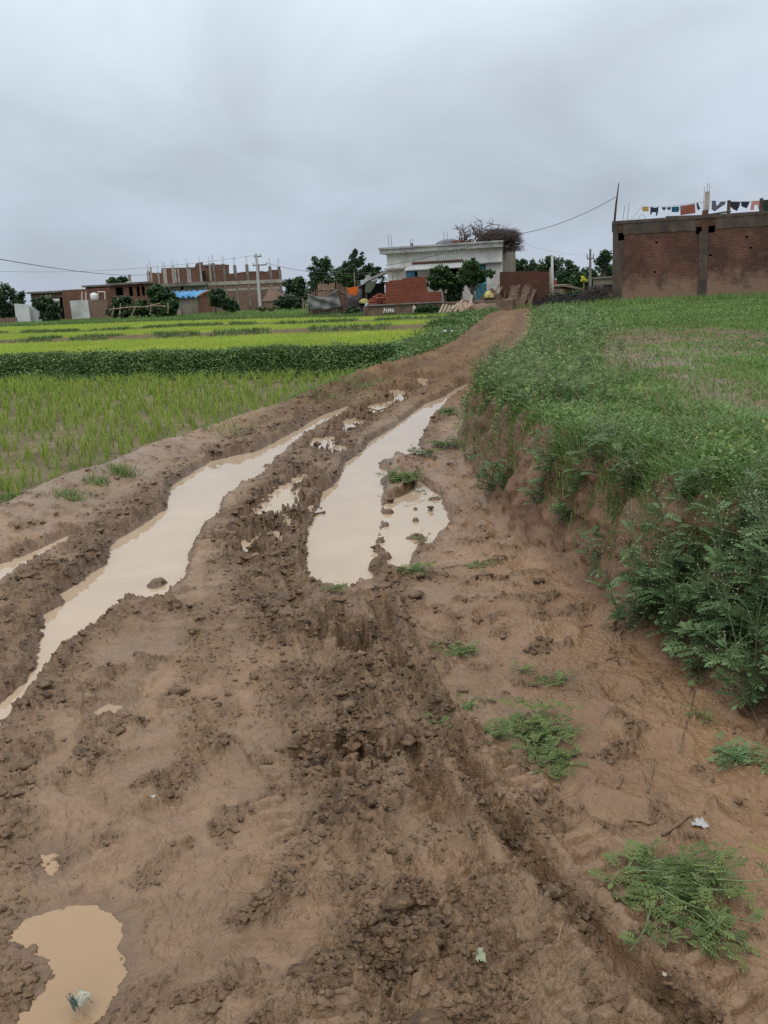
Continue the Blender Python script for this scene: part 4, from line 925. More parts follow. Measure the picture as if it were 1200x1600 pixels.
scrap(1040, 1542, 0.02, (0.33, 0.30, 0.24), 'pale chip beside the tyre rut near the bottom', 'litter', 'pale_chip', 7)
# wrapper floating in the near puddle
p = at(128, 1562, -0.018)
wr = thing('snack_wrapper', 'clear and green wrapper floating in the near left puddle', 'litter', p, R(35))
def film(name, mat, w_, l_, seed, off):
    g = np.linspace(-.5, .5, 9); X, Y = np.meshgrid(g, g); Z = 0.006 + 0.006 * fbm(X * 3 + seed, Y * 3, seed, 3) + 0.003 * np.sin(X * 12 + Y * 5)
    vs = np.stack([X * w_ * (1 + .2 * np.sin(Y * 7)) + off[0], Y * l_ + off[1] + .012 * np.sin(X * 8), np.maximum(Z, .002)], -1).reshape(-1, 3); i_ = np.arange(81).reshape(9, 9)
    o = mesh_np(name, vs, [np.stack([i_[:-1, :-1], i_[:-1, 1:], i_[1:, 1:], i_[1:, :-1]], -1).reshape(-1, 4)], mat, smooth=True, parent=wr); md = o.modifiers.new('thick', 'SOLIDIFY'); md.thickness = .001
film('film', simple('film', (0.30, 0.29, 0.22), 0.3, 0.6, 60, stain=(0.10, 0.11, 0.085)), 0.034, 0.045, 3, (0, 0)); film('printed_edge', simple('printed_edge', (0.045, 0.075, 0.062), 0.35, 0.5, 60), 0.012, 0.05, 5, (-0.022, 0))

# ------------------------------------------------------------------ building materials
BR_DARK = brickmat('weathered_brick', (0.205, 0.070, 0.042), (0.100, 0.040, 0.028), (0.215, 0.150, 0.113), (0.040, 0.026, 0.022), stain_lo=0.40, stain_hi=0.62, eff=(0.9, 2.2, (0.33, 0.22, 0.155)), ms=0.020, wob=0.9, bh=0.085)
BR_MID = brickmat('village_brick', (0.235, 0.092, 0.058), (0.165, 0.068, 0.045), (0.24, 0.19, 0.15), (0.10, 0.066, 0.05))
BR_PALE = brickmat('dusty_brick', (0.250, 0.130, 0.090), (0.190, 0.100, 0.072), (0.30, 0.25, 0.20), (0.26, 0.20, 0.16))
BR_NEW = brickmat('fresh_red_brick', (0.310, 0.092, 0.055), (0.215, 0.062, 0.040), (0.085, 0.036, 0.026), (0.19, 0.08, 0.055), bw=0.22, bh=0.11, ms=0.018)
BR_OLD = brickmat('mud_brick', (0.150, 0.060, 0.040), (0.105, 0.045, 0.033), (0.13, 0.085, 0.065), (0.06, 0.04, 0.03))
BR_GREY = brickmat('unplastered_grey_brick', (0.33, 0.27, 0.21), (0.22, 0.18, 0.14), (0.40, 0.35, 0.29), (0.14, 0.11, 0.09))
CONC = simple('rough_concrete', (0.20, 0.18, 0.155), 0.9, 0.3, 2.2, 0.4, (0.075, 0.065, 0.055))
CONC_D = simple('dark_wet_concrete', (0.082, 0.058, 0.045), 0.85, 0.5, 1.6, 0.6, (0.040, 0.034, 0.030))
CONC_L = simple('pale_concrete', (0.36, 0.33, 0.29), 0.85, 0.2, 2.0, 0.3, (0.20, 0.18, 0.15))
PLAST = simple('stained_white_plaster', (0.72, 0.71, 0.68), 0.8, 0.06, 0.8, 0.04, (0.40, 0.385, 0.355))
PLAST_G = simple('grey_plaster', (0.36, 0.37, 0.36), 0.85, 0.15, 0.9, 0.2, (0.20, 0.20, 0.19))
WHITEW = simple('whitewashed_wall', (0.56, 0.57, 0.56), 0.85, 0.07, 0.8, 0.2, (0.36, 0.36, 0.34))
SLAB = simple('weathered_slab', (0.36, 0.36, 0.35), 0.85, 0.18, 1.5, 0.3, (0.13, 0.13, 0.125))
RUST = simple('rusty_steel', (0.10, 0.075, 0.065), 0.7, 0.3, 20, 0.2)
DARKV = simple('interior_shade', (0.012, 0.011, 0.010), 1.0, 0.1, 3)  # near-black colour stands in for the shade inside rooms and openings
BLUE = simple('faded_blue_paint', (0.055, 0.20, 0.30), 0.6, 0.25, 3, 0.15, (0.03, 0.10, 0.14))
CYAN = simple('bright_blue_cloth', (0.05, 0.32, 0.50), 0.7, 0.2, 6)
WOOD = simple('grey_timber', (0.24, 0.185, 0.135), 0.85, 0.35, 9, 0.4, (0.12, 0.09, 0.065))
WOOD_D = simple('dark_branch', (0.060, 0.045, 0.038), 0.9, 0.35, 12, 0.3)
STRAW = simple('stalk_bundle', (0.21, 0.145, 0.105), 0.95, 0.4, 18, 0.4, (0.10, 0.068, 0.05))
STEELS = simple('corrugated_grey', (0.42, 0.43, 0.42), 0.6, 0.15, 1.6, 0.15, (0.22, 0.19, 0.16))
MUDW = simple('mud_plaster', (0.165, 0.115, 0.078), 0.95, 0.3, 3, 0.5, (0.085, 0.058, 0.042))
POLE = simple('cast_concrete_pole', (0.42, 0.42, 0.40), 0.8, 0.12, 3, 0.2)
POLE_D = simple('weathered_pole', (0.17, 0.16, 0.15), 0.8, 0.2, 3, 0.2)
BARK = simple('tree_bark', (0.085, 0.068, 0.052), 0.95, 0.35, 14, 0.5)
PAINTW = simple('white_paint', (0.66, 0.64, 0.60), 0.8, 0.1, 20)
def cloth(name, c): return simple(name, c, 0.9, 0.18, 14, 0.3)
def gz(p): return float(terrain(p[0], p[1]))

# ------------------------------------------------------------------ right brick building with the washing line
F = Frame(957, 474, 43.0, -14.6); zb = 0.30
bw = thing('brick_building', 'long unplastered brick building with concrete roof beam in the right field', 'building', (F.o[0], F.o[1], 0), F.th)
top = F.loc(957, 350)[1]; band = F.loc(985, 366)[1]; Wd = F.loc(1290, 400)[0] + 3.5
px1, px2 = F.loc(1090, 400)[0], F.loc(1106, 400)[0]; cx2 = F.loc(973, 400)[0]
hs = []
for a, b_, c, d in ((966, 975, 376, 364), (1087.5, 1096.5, 366, 355), (1106.5, 1117, 364, 353)):
    l, r_ = F.loc(a, c)[0], F.loc(b_, c)[0]; hs.append((l, r_, F.loc(a, c)[1], F.loc(a, d)[1]))
small = [(1000, 364), (1017, 362), (1045, 359), (1067, 358), (1140, 351), (1026, 379), (1167, 370), (1023, 425), (1110, 399), (1173, 387)]
for x, y in small:
    l, z = F.loc(x, y); hs.append((l - 0.055, l + 0.055, z - 0.045, z + 0.045))
m = MB(); m.holes(0, Wd, zb, top - 0.02, 0, 0.25, hs); m.build('front_wall', BR_DARK, bw)
m = MB(); m.box(0, 0.25, 0.25, 7, zb, top - 0.02); m.box(Wd - 0.25, Wd, 0.25, 7, zb, top - 0.02); m.box(0.25, Wd - 0.25, 6.75, 7, zb, top - 0.02); m.build('side_walls', BR_DARK, bw)
m = MB(); m.box(-0.06, Wd + 0.06, -0.035, 7.05, top - 0.02, top + 0.13, jit=0.012); m.build('roof_slab', CONC_D, bw)
zc1 = band
for a, b_ in ((cx2 + 0.01, hs[1][0] - 0.02), (hs[2][1] + 0.02, Wd)):
    n = 12; m2 = MB()
    for i in range(n):
        x0, x1 = a + (b_ - a) * i / n, a + (b_ - a) * (i + 1) / n
        m2.box(x0, x1 - 0.002, -0.022, -0.001, zc1 + 0.02 * math.sin(i * 2.1) , top - 0.022)
    m2.build('concrete_beam', CONC_D, bw)
m = MB(); m.box(-0.02, hs[0][0] - 0.02, -0.03, -0.001, zb, top - 0.022); m.box(hs[0][0] - 0.02, cx2, -0.028, -0.001, zb, hs[0][2] - 0.03); m.build('corner_column', CONC_D, bw)
m = MB(); m.box(px1 + 0.04, px2 - 0.02, -0.03, -0.001, zb, hs[1][2] + 0.1, jit=0.01); m.build('middle_column', CONC_D, bw)
x, z = F.loc(1103, 335)
m = MB(); m.box(x - 0.12, x + 0.14, 0.3, 0.55, top + 0.13, top + 0.13 + 0.22, jit=0.015); m.build('brick_stub', BR_DARK, bw)
m = MB(); m.box(x - 0.02, x + 0.14, 0.34, 0.5, top + 0.352, top + 1.15, jit=0.015); m.build('column_casing', simple('plaster_casing', (0.42, 0.36, 0.32), 0.9, 0.2, 6, stain=(0.2, 0.15, 0.12)), bw)
ztop = F.loc(1103, 286, 0.4)[1]
for dx_ in (-0.03, 0.10, 0.20):
    m = MB(); m.tube([(x + dx_ - 0.04, 0.4, top + 0.35), (x + dx_ - 0.04, 0.42, ztop - 0.1 + random.uniform(-.1, .1))], 0.010, 5); m.build('rebar', RUST, bw)
for a, yt in ((975, 322), (982, 318)):
    l, z = F.loc(a, yt, 0.4); m = MB(); m.tube([(l - 0.05, 0.4, top + 0.1), (l + 0.03, 0.4, z)], 0.010, 5); m.build('rebar', RUST, bw)
l, z = F.loc(1003, 345, 0.8); m = MB(); m.tube([(l + 0.16 * math.cos(a), 0.8, top + 0.13 + 0.25 * math.sin(a)) for a in np.linspace(0, 3.14, 10)], 0.008, 5); m.build('wire_hoop', RUST, bw)
for a in (1139, 1190):
    l, z = F.loc(a, 316, 1.0); m = MB(); m.box(l - 0.07, l + 0.07, 0.95, 1.09, top + 0.13, top + 0.75, jit=0.01); m.build('roof_post', CONC_D, bw)
def on(F_, mb, name, mat, label, cat, group=None, smooth=False):
    o = mb.build(name, mat, None, smooth, (F_.o[0], F_.o[1], 0), F_.th); return setprops(o, label, cat, group)
a, b_ = F.loc(1040, 346, 0.6), F.loc(1142, 330, 0.6)
m = MB(); m.tube([(a[0], 0.6, top + 0.19), ((a[0] + b_[0]) / 2 + .2, 0.6, b_[1] - 0.11), (b_[0], 0.6, b_[1])], 0.04, 8); on(F, m, 'black_pipe', simple('black_pvc', (0.03, 0.03, 0.032), 0.5), 'black plastic pipe lying along the brick building roof edge', 'pipe')
a, b_ = F.loc(960, 352, -0.12), F.loc(967, 285, -0.12)
m = MB(); m.tube([(a[0], 0.25, top + 0.10), ((a[0] + b_[0]) / 2 - .02, 0.25, (top + b_[1]) / 2), (b_[0], 0.25, b_[1])], [0.055, 0.045, 0.02], 7); on(F, m, 'wooden_pole', WOOD_D, 'dark leaning wooden pole on the left corner of the brick building roof', 'pole')
pole_top = F.world(*((lambda q: (q[0], 0.25, q[1]))(F.loc(962, 308, 0.25))))
YL = 1.6
def Lp(px, py): l, z = F.loc(px, py, YL); return (l, YL, z)
linepts = [(985, 345), (1003, 323), (1035, 323), (1062, 320), (1086, 317), (1112, 315), (1137, 315), (1172, 315), (1190, 313), (1230, 309), (1280, 308)]
m = MB(); m.tube([Lp(*p) for p in linepts], 0.006, 4); on(F, m, 'washing_line', RUST, 'thin washing line strung above the brick building roof', 'clothesline')
C8 = lambda pts: [(980 + x * .1833, 270 + y * .1833) for x, y in pts]
GARM = [
 ('small_towel', 'mustard yellow cloth, first garment at the left end of the washing line', 'towel', (0.42, 0.26, 0.07), [(130, 290), (182, 290), (182, 330), (140, 330), (125, 318)]),
 ('shirt', 'navy shirt with hanging sleeves beside the mustard cloth', 'shirt', (0.022, 0.026, 0.05), [(198, 290), (235, 298), (268, 292), (262, 345), (250, 368), (242, 366), (248, 338), (212, 336), (206, 358), (196, 356)]),
 ('underwear', 'small dark brief next to the navy shirt', 'underwear', (0.05, 0.05, 0.075), [(293, 293), (332, 293), (328, 312), (314, 321), (300, 312)]),
 ('underwear', 'small dark brief next to the teal cloth', 'underwear', (0.05, 0.055, 0.075), [(338, 293), (375, 291), (370, 310), (356, 321), (342, 312)]),
 ('cloth', 'teal blue cloth between the small briefs and the rust towel', 'cloth', (0.012, 0.085, 0.145), [(380, 290), (442, 286), (445, 310), (436, 335), (378, 335)]),
 ('towel', 'large rust brown towel, the widest piece on the washing line', 'towel', (0.24, 0.085, 0.055), [(452, 282), (515, 274), (576, 262), (582, 344), (520, 352), (454, 362)]),
 ('sock', 'narrow dark sock hanging right of the rust towel', 'sock', (0.02, 0.035, 0.045), [(591, 256), (604, 254), (612, 285), (624, 300), (612, 320), (600, 312), (592, 285)]),
 ('trousers', 'grey trousers spread in a V right of the brick stub', 'trousers', (0.105, 0.105, 0.135), [(722, 238), (755, 238), (762, 285), (800, 245), (838, 244), (836, 268), (800, 290), (745, 330), (718, 310)]),
 ('trousers', 'black trousers with one long leg near the right roof post', 'trousers', (0.022, 0.024, 0.032), [(853, 246), (966, 248), (955, 290), (935, 326), (905, 312), (880, 290), (878, 330), (868, 330)]),
 ('shirt', 'dark navy shorts between black trousers and pink trousers', 'shorts', (0.018, 0.024, 0.042), [(970, 246), (1046, 244), (1035, 270), (1020, 302), (990, 294), (972, 282)]),
 ('trousers', 'pink trousers hanging upside with two short legs', 'trousers', (0.50, 0.235, 0.20), [(1060, 240), (1143, 236), (1148, 310), (1118, 312), (1110, 272), (1084, 275), (1080, 318), (1050, 318)]),
 ('shawl', 'dark green shawl at the right border of the photo', 'shawl', (0.018, 0.030, 0.022), [(1152, 234), (1230, 226), (1232, 330), (1190, 345), (1156, 320)]),
]
for i, (nm, lab, cat, c, poly) in enumerate(GARM):
    pts = [F.loc(*p, YL) for p in C8(poly)]; x0 = min(p[0] for p in pts)
    bm_ = MB(); bm_.prism(pts, YL - 0.008, YL + 0.008)
    if nm == 'shirt' and 'shorts' in lab: nm = 'shorts'
    o = on(F, bm_, nm, cloth(nm + '_cloth', c), lab, cat, 'garments on the washing line')
# brushwood by its corner, tarp heap, low brick shed behind
def sticks(name, label, cat, base, L, W, H, n, rad_, mat, seed, along=0.0, spread=0.5, up_=0.15, loc=None, rz=0.0, stuff=False, arch=True):
    rg = np.random.default_rng(seed); m = MB()
    for i in range(n):
        a = along + rg.normal(0, spread); e = rg.normal(up_, 0.25); l = L * rg.uniform(0.35, 0.8)
        u_ = rg.uniform(-0.5, 0.5); c = np.array([u_ * L * 0.7, rg.normal(0, W * 0.3), rg.random() ** 0.8 * H * (1 - (2 * u_) ** 2 * 0.5 if arch else 1)])
        d = np.array([math.cos(a) * math.cos(e), math.sin(a) * math.cos(e), math.sin(e)]) * l / 2; k = rg.normal(0, 0.06, 3) * l
        m.tube([c - d, c + k, c + d], [rad_, rad_ * 0.8, rad_ * 0.4], 4, False)
    o = m.build(name, mat, None, False, base, rz, uv=False); return setprops(o, label, cat)
p = F.world(-0.75, -0.1, 0); p[2] = gz(p)
sticks('brushwood_heap', 'dark brushwood heap against the left corner of the brick building', 'brushwood', p, 1.5, 0.9, 0.85, 420, 0.012, WOOD_D, 11, 0.2, 0.9)
p = hit(884, 480)
sticks('black_debris_heap', 'low black heap of rotten thatch lying in the grass left of the brick building', 'debris heap', p, 2.2, 0.9, 0.36, 420, 0.018, simple('rotten_thatch', (0.022, 0.022, 0.024), 0.9), 12, 0.0, 0.35, 0.0)
Fs = Frame(937, 462, 58, -4, 0.40); sx = Fs.loc(962, 440)[0]; sz = Fs.loc(940, 432)[1]
sh = thing('brick_shed', 'low grey brick shed half hidden behind the corner of the brick building', 'shed', (Fs.o[0], Fs.o[1], 0), Fs.th)
m = MB(); m.box(0, sx, 0, 2.5, 0.3, sz - 0.12); m.build('wall', BR_GREY, sh); m = MB(); m.box(-0.1, sx + .1, -0.1, 2.6, sz - 0.12, sz - 0.02); m.build('roof', CONC, sh)
m = MB(); m.box(0.2, sx - 0.2, -0.02, -0.001, 0.9, sz - .5); m.build('opening_shade_panel', DARKV, sh)  # black panel on the solid wall, painted shade of an opening

# ------------------------------------------------------------------ white house
F = Frame(605, 470, 53.0, -14); HW = F.loc(785, 440)[0]; zt = F.loc(605, 397)[1]; fl = 0.55
wh = thing('white_house', 'single storey white plastered house with flat slab roof at the end of the track', 'house', (F.o[0], F.o[1], 0), F.th)
L1 = F.loc(606, 440)[0]
dr = [F.loc(634, 440)[0], F.loc(653, 440)[0]]; lintel = F.loc(640, 423)[1]
dd = [F.loc(700, 440)[0], F.loc(722, 440)[0]]; td = [F.loc(742, 440)[0], F.loc(760, 440)[0]]; lt2 = F.loc(750, 412)[1]
m = MB(); m.holes(L1, HW, 0.3, zt, 0, 0.25, [(dr[0], dr[1], fl + 0.9, lintel), (dd[0], dd[1], fl + 0.02, lintel), (td[0], td[1], fl + 0.02, lt2 - 0.03)]); m.build('front_wall', PLAST, wh)
m = MB(); m.box(HW - 0.25, HW + 0.02, 0.26, 8.0, 0.3, zt); m.build('side_wall', BR_GREY, wh)
m = MB(); m.box(L1, L1 + 0.25, 0.26, 8.0, 0.3, zt); m.box(L1 + 0.26, HW - 0.26, 7.75, 8, 0.3, zt); m.build('rear_walls', PLAST, wh)
m = MB(); m.box(L1 + 0.26, HW - 0.26, 0.6, 7.7, 0.35, fl); m.box(L1 + 0.3, HW - 0.3, 1.6, 1.7, fl, zt - 0.1); m.build('dark_room', DARKV, wh)
zs = F.loc(605, 386.5, -0.45)[1]
m = MB(); m.box(L1 - 0.30, HW + 0.05, -0.45, 8.1, zt + 0.002, zs - 0.10); m.box(L1 - 0.36, HW + 0.10, -0.52, 8.15, zs - 0.10, zs); m.build('roof', SLAB, wh)
m = MB(); zl = F.loc(620, 420)[1]; m.box(L1 - 0.12, dr[0] - 0.02, -0.40, -0.001, zl - 0.04, zl + 0.05); m.build('left_ledge', SLAB, wh)
m = MB(); zl = lt2; l0 = F.loc(735, 410)[0]; m.box(l0, HW + 0.01, -0.30, -0.001, zl, zl + 0.06); m.build('right_ledge', SLAB, wh)
for k_, (q, nm) in enumerate(((dr, 'blue_window'), (td, 'teal_door'))):
    z0 = fl + 0.9 if k_ == 0 else fl + 0.02; z1 = lintel if k_ == 0 else lt2 - 0.03
    fr = MB(); w_ = 0.05
    fr.box(q[0], q[0] + w_, 0.06, 0.14, z0, z1); fr.box(q[1] - w_, q[1], 0.06, 0.14, z0, z1); fr.box(q[0] + w_, q[1] - w_, 0.06, 0.14, z1 - w_, z1); 
    f_ = fr.build(nm, BLUE, wh)
    lf = MB(); mid_ = (q[0] + q[1]) / 2
    lf.box(q[0] + w_, mid_ - 0.01, 0.09, 0.12, z0, z1 - w_); lf.box(mid_ + 0.01, q[1] - w_ - (0.12 if k_ == 0 else 0), 0.09, 0.12, z0, z1 - w_); lf.build('shutter_leaf', simple('teal_leaf', (0.045, 0.17, 0.20) if k_ else (0.045, 0.20, 0.34), 0.6, 0.2, 4), f_)
for a, yt in ((606, 367), (610.5, 367)):
    l, z = F.loc(a, yt, 0.6); m = MB(); m.tube([(l + .04, 0.6, zs - .02), (l, 0.6, z)], 0.012, 4); m.build('rebar', RUST, wh)
l, z = F.loc(643, 380, 0.6); m = MB(); m.box(l - 0.05, l + 0.06, 0.55, 0.66, zs, z); m.build('column_stub', CONC, wh)
for a in (641, 645, 693.5, 698.5, 720, 718, 790, 799):
    l, z = F.loc(a, 373 if a < 650 else 362, 0.6); m = MB(); m.tube([(l, 0.6, zs - 0.02), (l, 0.6, z)], 0.012, 4); m.build('rebar', RUST, wh)
# awning
A0, A1 = F.loc(640, 415), F.loc(722, 411); nA = 150; vs = []; 
zA = F.loc(680, 411.0)[1]; fx0, fx1 = F.loc(631, 423, -1.5)[0], F.loc(722, 416, -1.5)[0]; zF = F.loc(676, 420.0, -1.5)[1]; bx0, bx1 = F.loc(645, 413)[0], F.loc(724, 408)[0]
for k_ in (0, 1):
    for i in range(nA + 1):
        f_ = i / nA; zz = 0.035 * math.sin(f_ * 2 * math.pi * 26) - 0.015 * k_
        vs += [(bx0 + (bx1 - bx0) * f_, -0.02, zA + zz), (fx0 + (fx1 - fx0) * f_, -1.5, zF + zz)]
fs = []; o_ = 2 * (nA + 1)
for i in range(nA):
    fs += [(2 * i, 2 * i + 1, 2 * i + 3, 2 * i + 2), (o_ + 2 * i, o_ + 2 * i + 2, o_ + 2 * i + 3, o_ + 2 * i + 1), (2 * i + 1, o_ + 2 * i + 1, o_ + 2 * i + 3, 2 * i + 3)]
m = MB(); m.add(vs, fs); aw = m.build('corrugated_awning', STEELS, wh, True)
m = MB()
for f_ in (0.03, 0.5, 0.97):
    xx = fx0 + (fx1 - fx0) * f_; m.tube([(xx, -1.42, 0.3), (xx, -1.42, zF - 0.05)], 0.04, 6)
m.build('awning_posts', WOOD, aw)
m = MB(); m.box(bx0, bx1, -0.25, -0.03, zA + 0.02, zA + 0.10, jit=0.03); m.build('brick_edging', BR_OLD, aw)
# small gable shaped plaster patch below the awning end
a = [F.loc(*p, -0.3) for p in ((709, 436), (717, 424), (723, 430), (723, 452), (716, 448))]
m = MB(); m.prism(a, -0.38, -0.3); on(F, m, 'plaster_panel', simple('cream_panel', (0.48, 0.45, 0.38), 0.8), 'cream broken plaster panel between the two bushes in front of the white house', 'panel')
# ladder and hanging cloth
lad = thing('ladder', 'thin wooden ladder leaning on the left part of the white house', 'ladder', (F.o[0], F.o[1], 0), F.th)
for a in (613, 621.5):
    p0, p1 = F.loc(a, 452, -0.7), F.loc(a + .3, 418, -0.45); m = MB(); m.tube([(p0[0], -0.7, p0[1]), (p1[0], -0.45, p1[1])], 0.025, 5); m.build('rail', WOOD, lad)
for yy in (424, 431.5, 439, 446):
    f_ = (452 - yy) / 34; p0, p1 = F.loc(613, yy, -0.7 + .25 * f_), F.loc(621.5, yy, -0.7 + .25 * f_); m = MB(); m.tube([(p0[0], -0.72 + .25 * f_, p0[1]), (p1[0], -0.72 + .25 * f_, p1[1])], 0.018, 5); m.build('rung', WOOD, lad)
a = [F.loc(*p, -0.55) for p in ((749, 432), (760, 431), (761, 441), (757, 444), (750, 443))]; m = MB(); m.prism(a, -0.58, -0.55); on(F, m, 'blue_cloth', CYAN, 'bright blue cloth hanging in front of the teal door', 'cloth')
# things on its roof
def blob(name, label, cat, cx_, cy_, cz_, sx_, sy_, sz_, mat, seed, rough_=0.18, n=4):
    rg = np.random.default_rng(seed); v = IV.copy(); f = IF
    me = bpy.data.meshes.new(name); import bmesh
    bm = bmesh.new(); bmesh.ops.create_icosphere(bm, subdivisions=n, radius=1)
    for q in bm.verts:
        p_ = q.co.copy(); k_ = 1 + rough_ * (float(perlin(np.array([p_.x * 2 + seed]), np.array([p_.y * 2 + p_.z * 1.7]), seed)[0]) + 0.5 * float(perlin(np.array([p_.x * 6]), np.array([p_.y * 6 + p_.z * 5]), seed)[0]))
        q.co = Vector((p_.x * sx_, p_.y * sy_, max(p_.z, -0.15) * sz_)) * k_
    bm.to_mesh(me); bm.free(); me.materials.append(mat)
    for p_ in me.polygons: p_.use_smooth = True
    o = bpy.data.objects.new(name, me); link(o); o.location = (cx_, cy_, cz_); return setprops(o, label, cat)
l, z = F.loc(701, 383, 1.5); w_ = F.world(l, 1.5, zs)
blob('gravel_mound', 'grey gravel mound heaped on the middle of the white house roof', 'mound', w_[0], w_[1], zs, 0.75, 0.7, F.loc(701, 373.5, 1.5)[1] - zs, simple('grey_gravel', (0.15, 0.155, 0.165), 0.95, 0.3, 14, 0.5), 5)
l, z = F.loc(722, 383, 0.9); m = MB()
for k_ in range(26): m.box(*(lambda x_, y_, z_: (x_, x_ + .22, y_, y_ + .1, z_, z_ + .07))(l - .55 + random.random() * 1.0, 0.6 + random.random() * .5, zs + .005 + .075 * (k_ // 9)), jit=0.012)
on(F, m, 'brick_stack', simple('dusty_loose_brick', (0.22, 0.12, 0.085), 0.9, 0.3, 8), 'loose bricks stacked on the white house roof beside the dead branches', 'brick stack')
def branch(name, label, base, seed, L, n1=5, rad_=0.04, upd=(0.0, 0, 1.0), mat=WOOD_D):
    rg = np.random.default_rng(seed); m = MB()
    def grow(p, d, l, r_, k):
        pts = [p]; 
        for i in range(4):
            d = d + rg.normal(0, 0.22, 3); d /= np.linalg.norm(d); p = p + d * l / 4; pts.append(p)
        m.tube(pts, [r_ * (1 - .15 * i) for i in range(5)], 4, False)
        if k:
            for j in range(3):
                q = pts[rg.integers(2, 5)]; d2 = d + rg.normal(0, 0.7, 3); d2[2] = abs(d2[2]) * .6; d2 /= np.linalg.norm(d2); grow(q, d2, l * rg.uniform(.45, .75), r_ * .55, k - 1)
    for j in range(n1): d = np.array(upd, float) + rg.normal(0, 0.5, 3); d[2] = abs(d[2]); grow(np.array([rg.normal(0, .25), rg.normal(0, .2), 0.0]), d / np.linalg.norm(d), L * rg.uniform(.7, 1.1), rad_, 3)
    o = m.build(name, mat, None, False, base, 0, uv=False); return setprops(o, label, 'branches')
for i, (a, L, n1, lab, upd) in enumerate([(727, 0.80, 6, 'dead branches sprawling on the white house roof next to the loose bricks', (0.1, 0, .6)), (745, 0.95, 8, 'black tangle of dead branches in the middle of the white house roof pile', (.4, 0, .55)), (765, 1.1, 3, 'tallest dead branch standing up from the white house roof', (0.0, 0, 1.6))]):
    l, z = F.loc(a, 381, 1.0); w_ = F.world(l, 1.0, zs); branch('dead_branch', lab, w_, 60 + i, L, n1, 0.045, upd)
l, z = F.loc(780, 382, 0.7); w_ = F.world(l, 0.8, zs + 0.02)
sticks('twig_heap', 'large thorny twig heap overhanging the right corner of the white house roof', 'twig heap', w_, 2.0, 1.3, 0.55, 800, 0.010, simple('purple_brown_twig', (0.085, 0.062, 0.058), 0.95, 0.35, 10), 21, 0.1, 0.5, 0.0, rz=F.th)
l, z = F.loc(799, 385, 0.7); w_ = F.world(l, 1.2, zs - 0.55)
sticks('twig_heap', 'bundle of twigs spilling down over the right side wall of the white house', 'twig heap', w_, 1.2, 1.6, 1.05, 420, 0.010, bpy.data.materials['purple_brown_twig'], 22, 0.0, 0.9, 0.1, rz=F.th)
l, z = F.loc(795, 364, 1.2); m = MB()
for k_ in range(7): m.box(*(lambda x_, y_, z_: (x_, x_ + .26, y_, y_ + .16, z_, z_ + .1))(l - .45 + random.random() * .7, 1.0 + random.random() * .3, z - .12 + random.random() * .1), jit=0.03)
on(F, m, 'broken_tile_pile', simple('terracotta', (0.34, 0.17, 0.11), 0.9, 0.25, 9), 'few terracotta tiles weighing down the twig heap on the roof corner', 'tiles')

# ------------------------------------------------------------------ yard in front of the white house
FP = Frame(640, 493, 46.5, -10)
zp = FP.loc(640, 475.5)[1]; l0, l1 = FP.loc(574, 480)[0], FP.loc(693, 480)[0]
pw = thing('plinth_wall', 'low mud plastered plinth wall with white lettering before the white house', 'wall', (FP.o[0], FP.o[1], 0), FP.th)
m = MB(); n = 22
vs = []; nz = 6
for i in range(n + 1):
    for j in range(nz + 1):
        x_ = l0 + (l1 - l0) * i / n; z_ = 0.1 + (zp - 0.1) * j / nz; vs.append((x_, -0.06 + 0.05 * float(perlin(np.array([x_ * 2.3]), np.array([z_ * 4]), 80)[0]) + 0.05 * (1 - j / nz), z_))
for i in range(n + 1): vs.append((l0 + (l1 - l0) * i / n, 1.2, zp))
fs = [(i * (nz + 1) + j, (i + 1) * (nz + 1) + j, (i + 1) * (nz + 1) + j + 1, i * (nz + 1) + j + 1) for i in range(n) for j in range(nz)]
o_ = (n + 1) * (nz + 1); fs += [(i * (nz + 1) + nz, (i + 1) * (nz + 1) + nz, o_ + i + 1, o_ + i) for i in range(n)]
m.add(vs, fs); m.build('mud_face', MUDW, pw, True)
m = MB(); m.box(l0 - .02, l1, -0.16, 0.5, zp + 0.003, zp + 0.07, jit=0.012); m.build('top_ledge', CONC, pw)
m = MB()
def stroke(pts, w_=0.045):
    for (a, b_), (c, d) in zip(pts, pts[1:]):
        p0, p1 = FP.loc(a, b_, -0.16), FP.loc(c, d, -0.16); m.tube([(p0[0], -0.135, p0[1]), (p1[0], -0.135, p1[1])], w_ * 0.62, 4)
for P_ in ([(600.5, 483), (599.5, 489)], [(599.5, 483), (602, 482)], [(600, 485.5), (602, 485)], [(604, 482.5), (603.5, 488.5)], [(606.5, 489), (606.8, 482.5), (608.6, 486), (610.2, 482), (610.4, 488)], [(613.6, 482), (612, 484), (613.5, 486), (612.3, 488)], [(616, 483.5), (613.5, 486), (615.5, 487.5)]): stroke(P_)
m.build('lettering', PAINTW, pw)
yd = MB(); yd.box(l0 - 0.3, FP.loc(800, 470)[0], 0.4, 8, 0.0, zp - 0.01); on(FP, yd, 'yard_plinth', MUDW, 'raised earth yard on which the white house stands', 'yard')
a = [FP.loc(*p, -0.35) for p in ((645, 489), (645, 478.5), (647, 476.5), (650, 481), (650.5, 486), (648.5, 489.5))]; m = MB(); m.prism(a, -0.40, -0.32); on(FP, m, 'stone_slab', simple('pale_stone', (0.52, 0.46, 0.36), 0.8), 'pale upright stone slab leaning on the mud plinth wall', 'stone')
FB = Frame(603, 475, 47.6, -10)
b0, b1, b2 = FB.loc(602, 460)[0], FB.loc(665, 460)[0], FB.loc(690, 460)[0]
rw = MB(); prof = [(602, 476), (602, 440.5), (608, 440), (608, 438.5), (629, 437), (629, 434.5), (640, 434.5), (640, 433), (660, 432), (664.5, 433.5), (666, 446), (668, 456), (689, 456), (690, 471)]
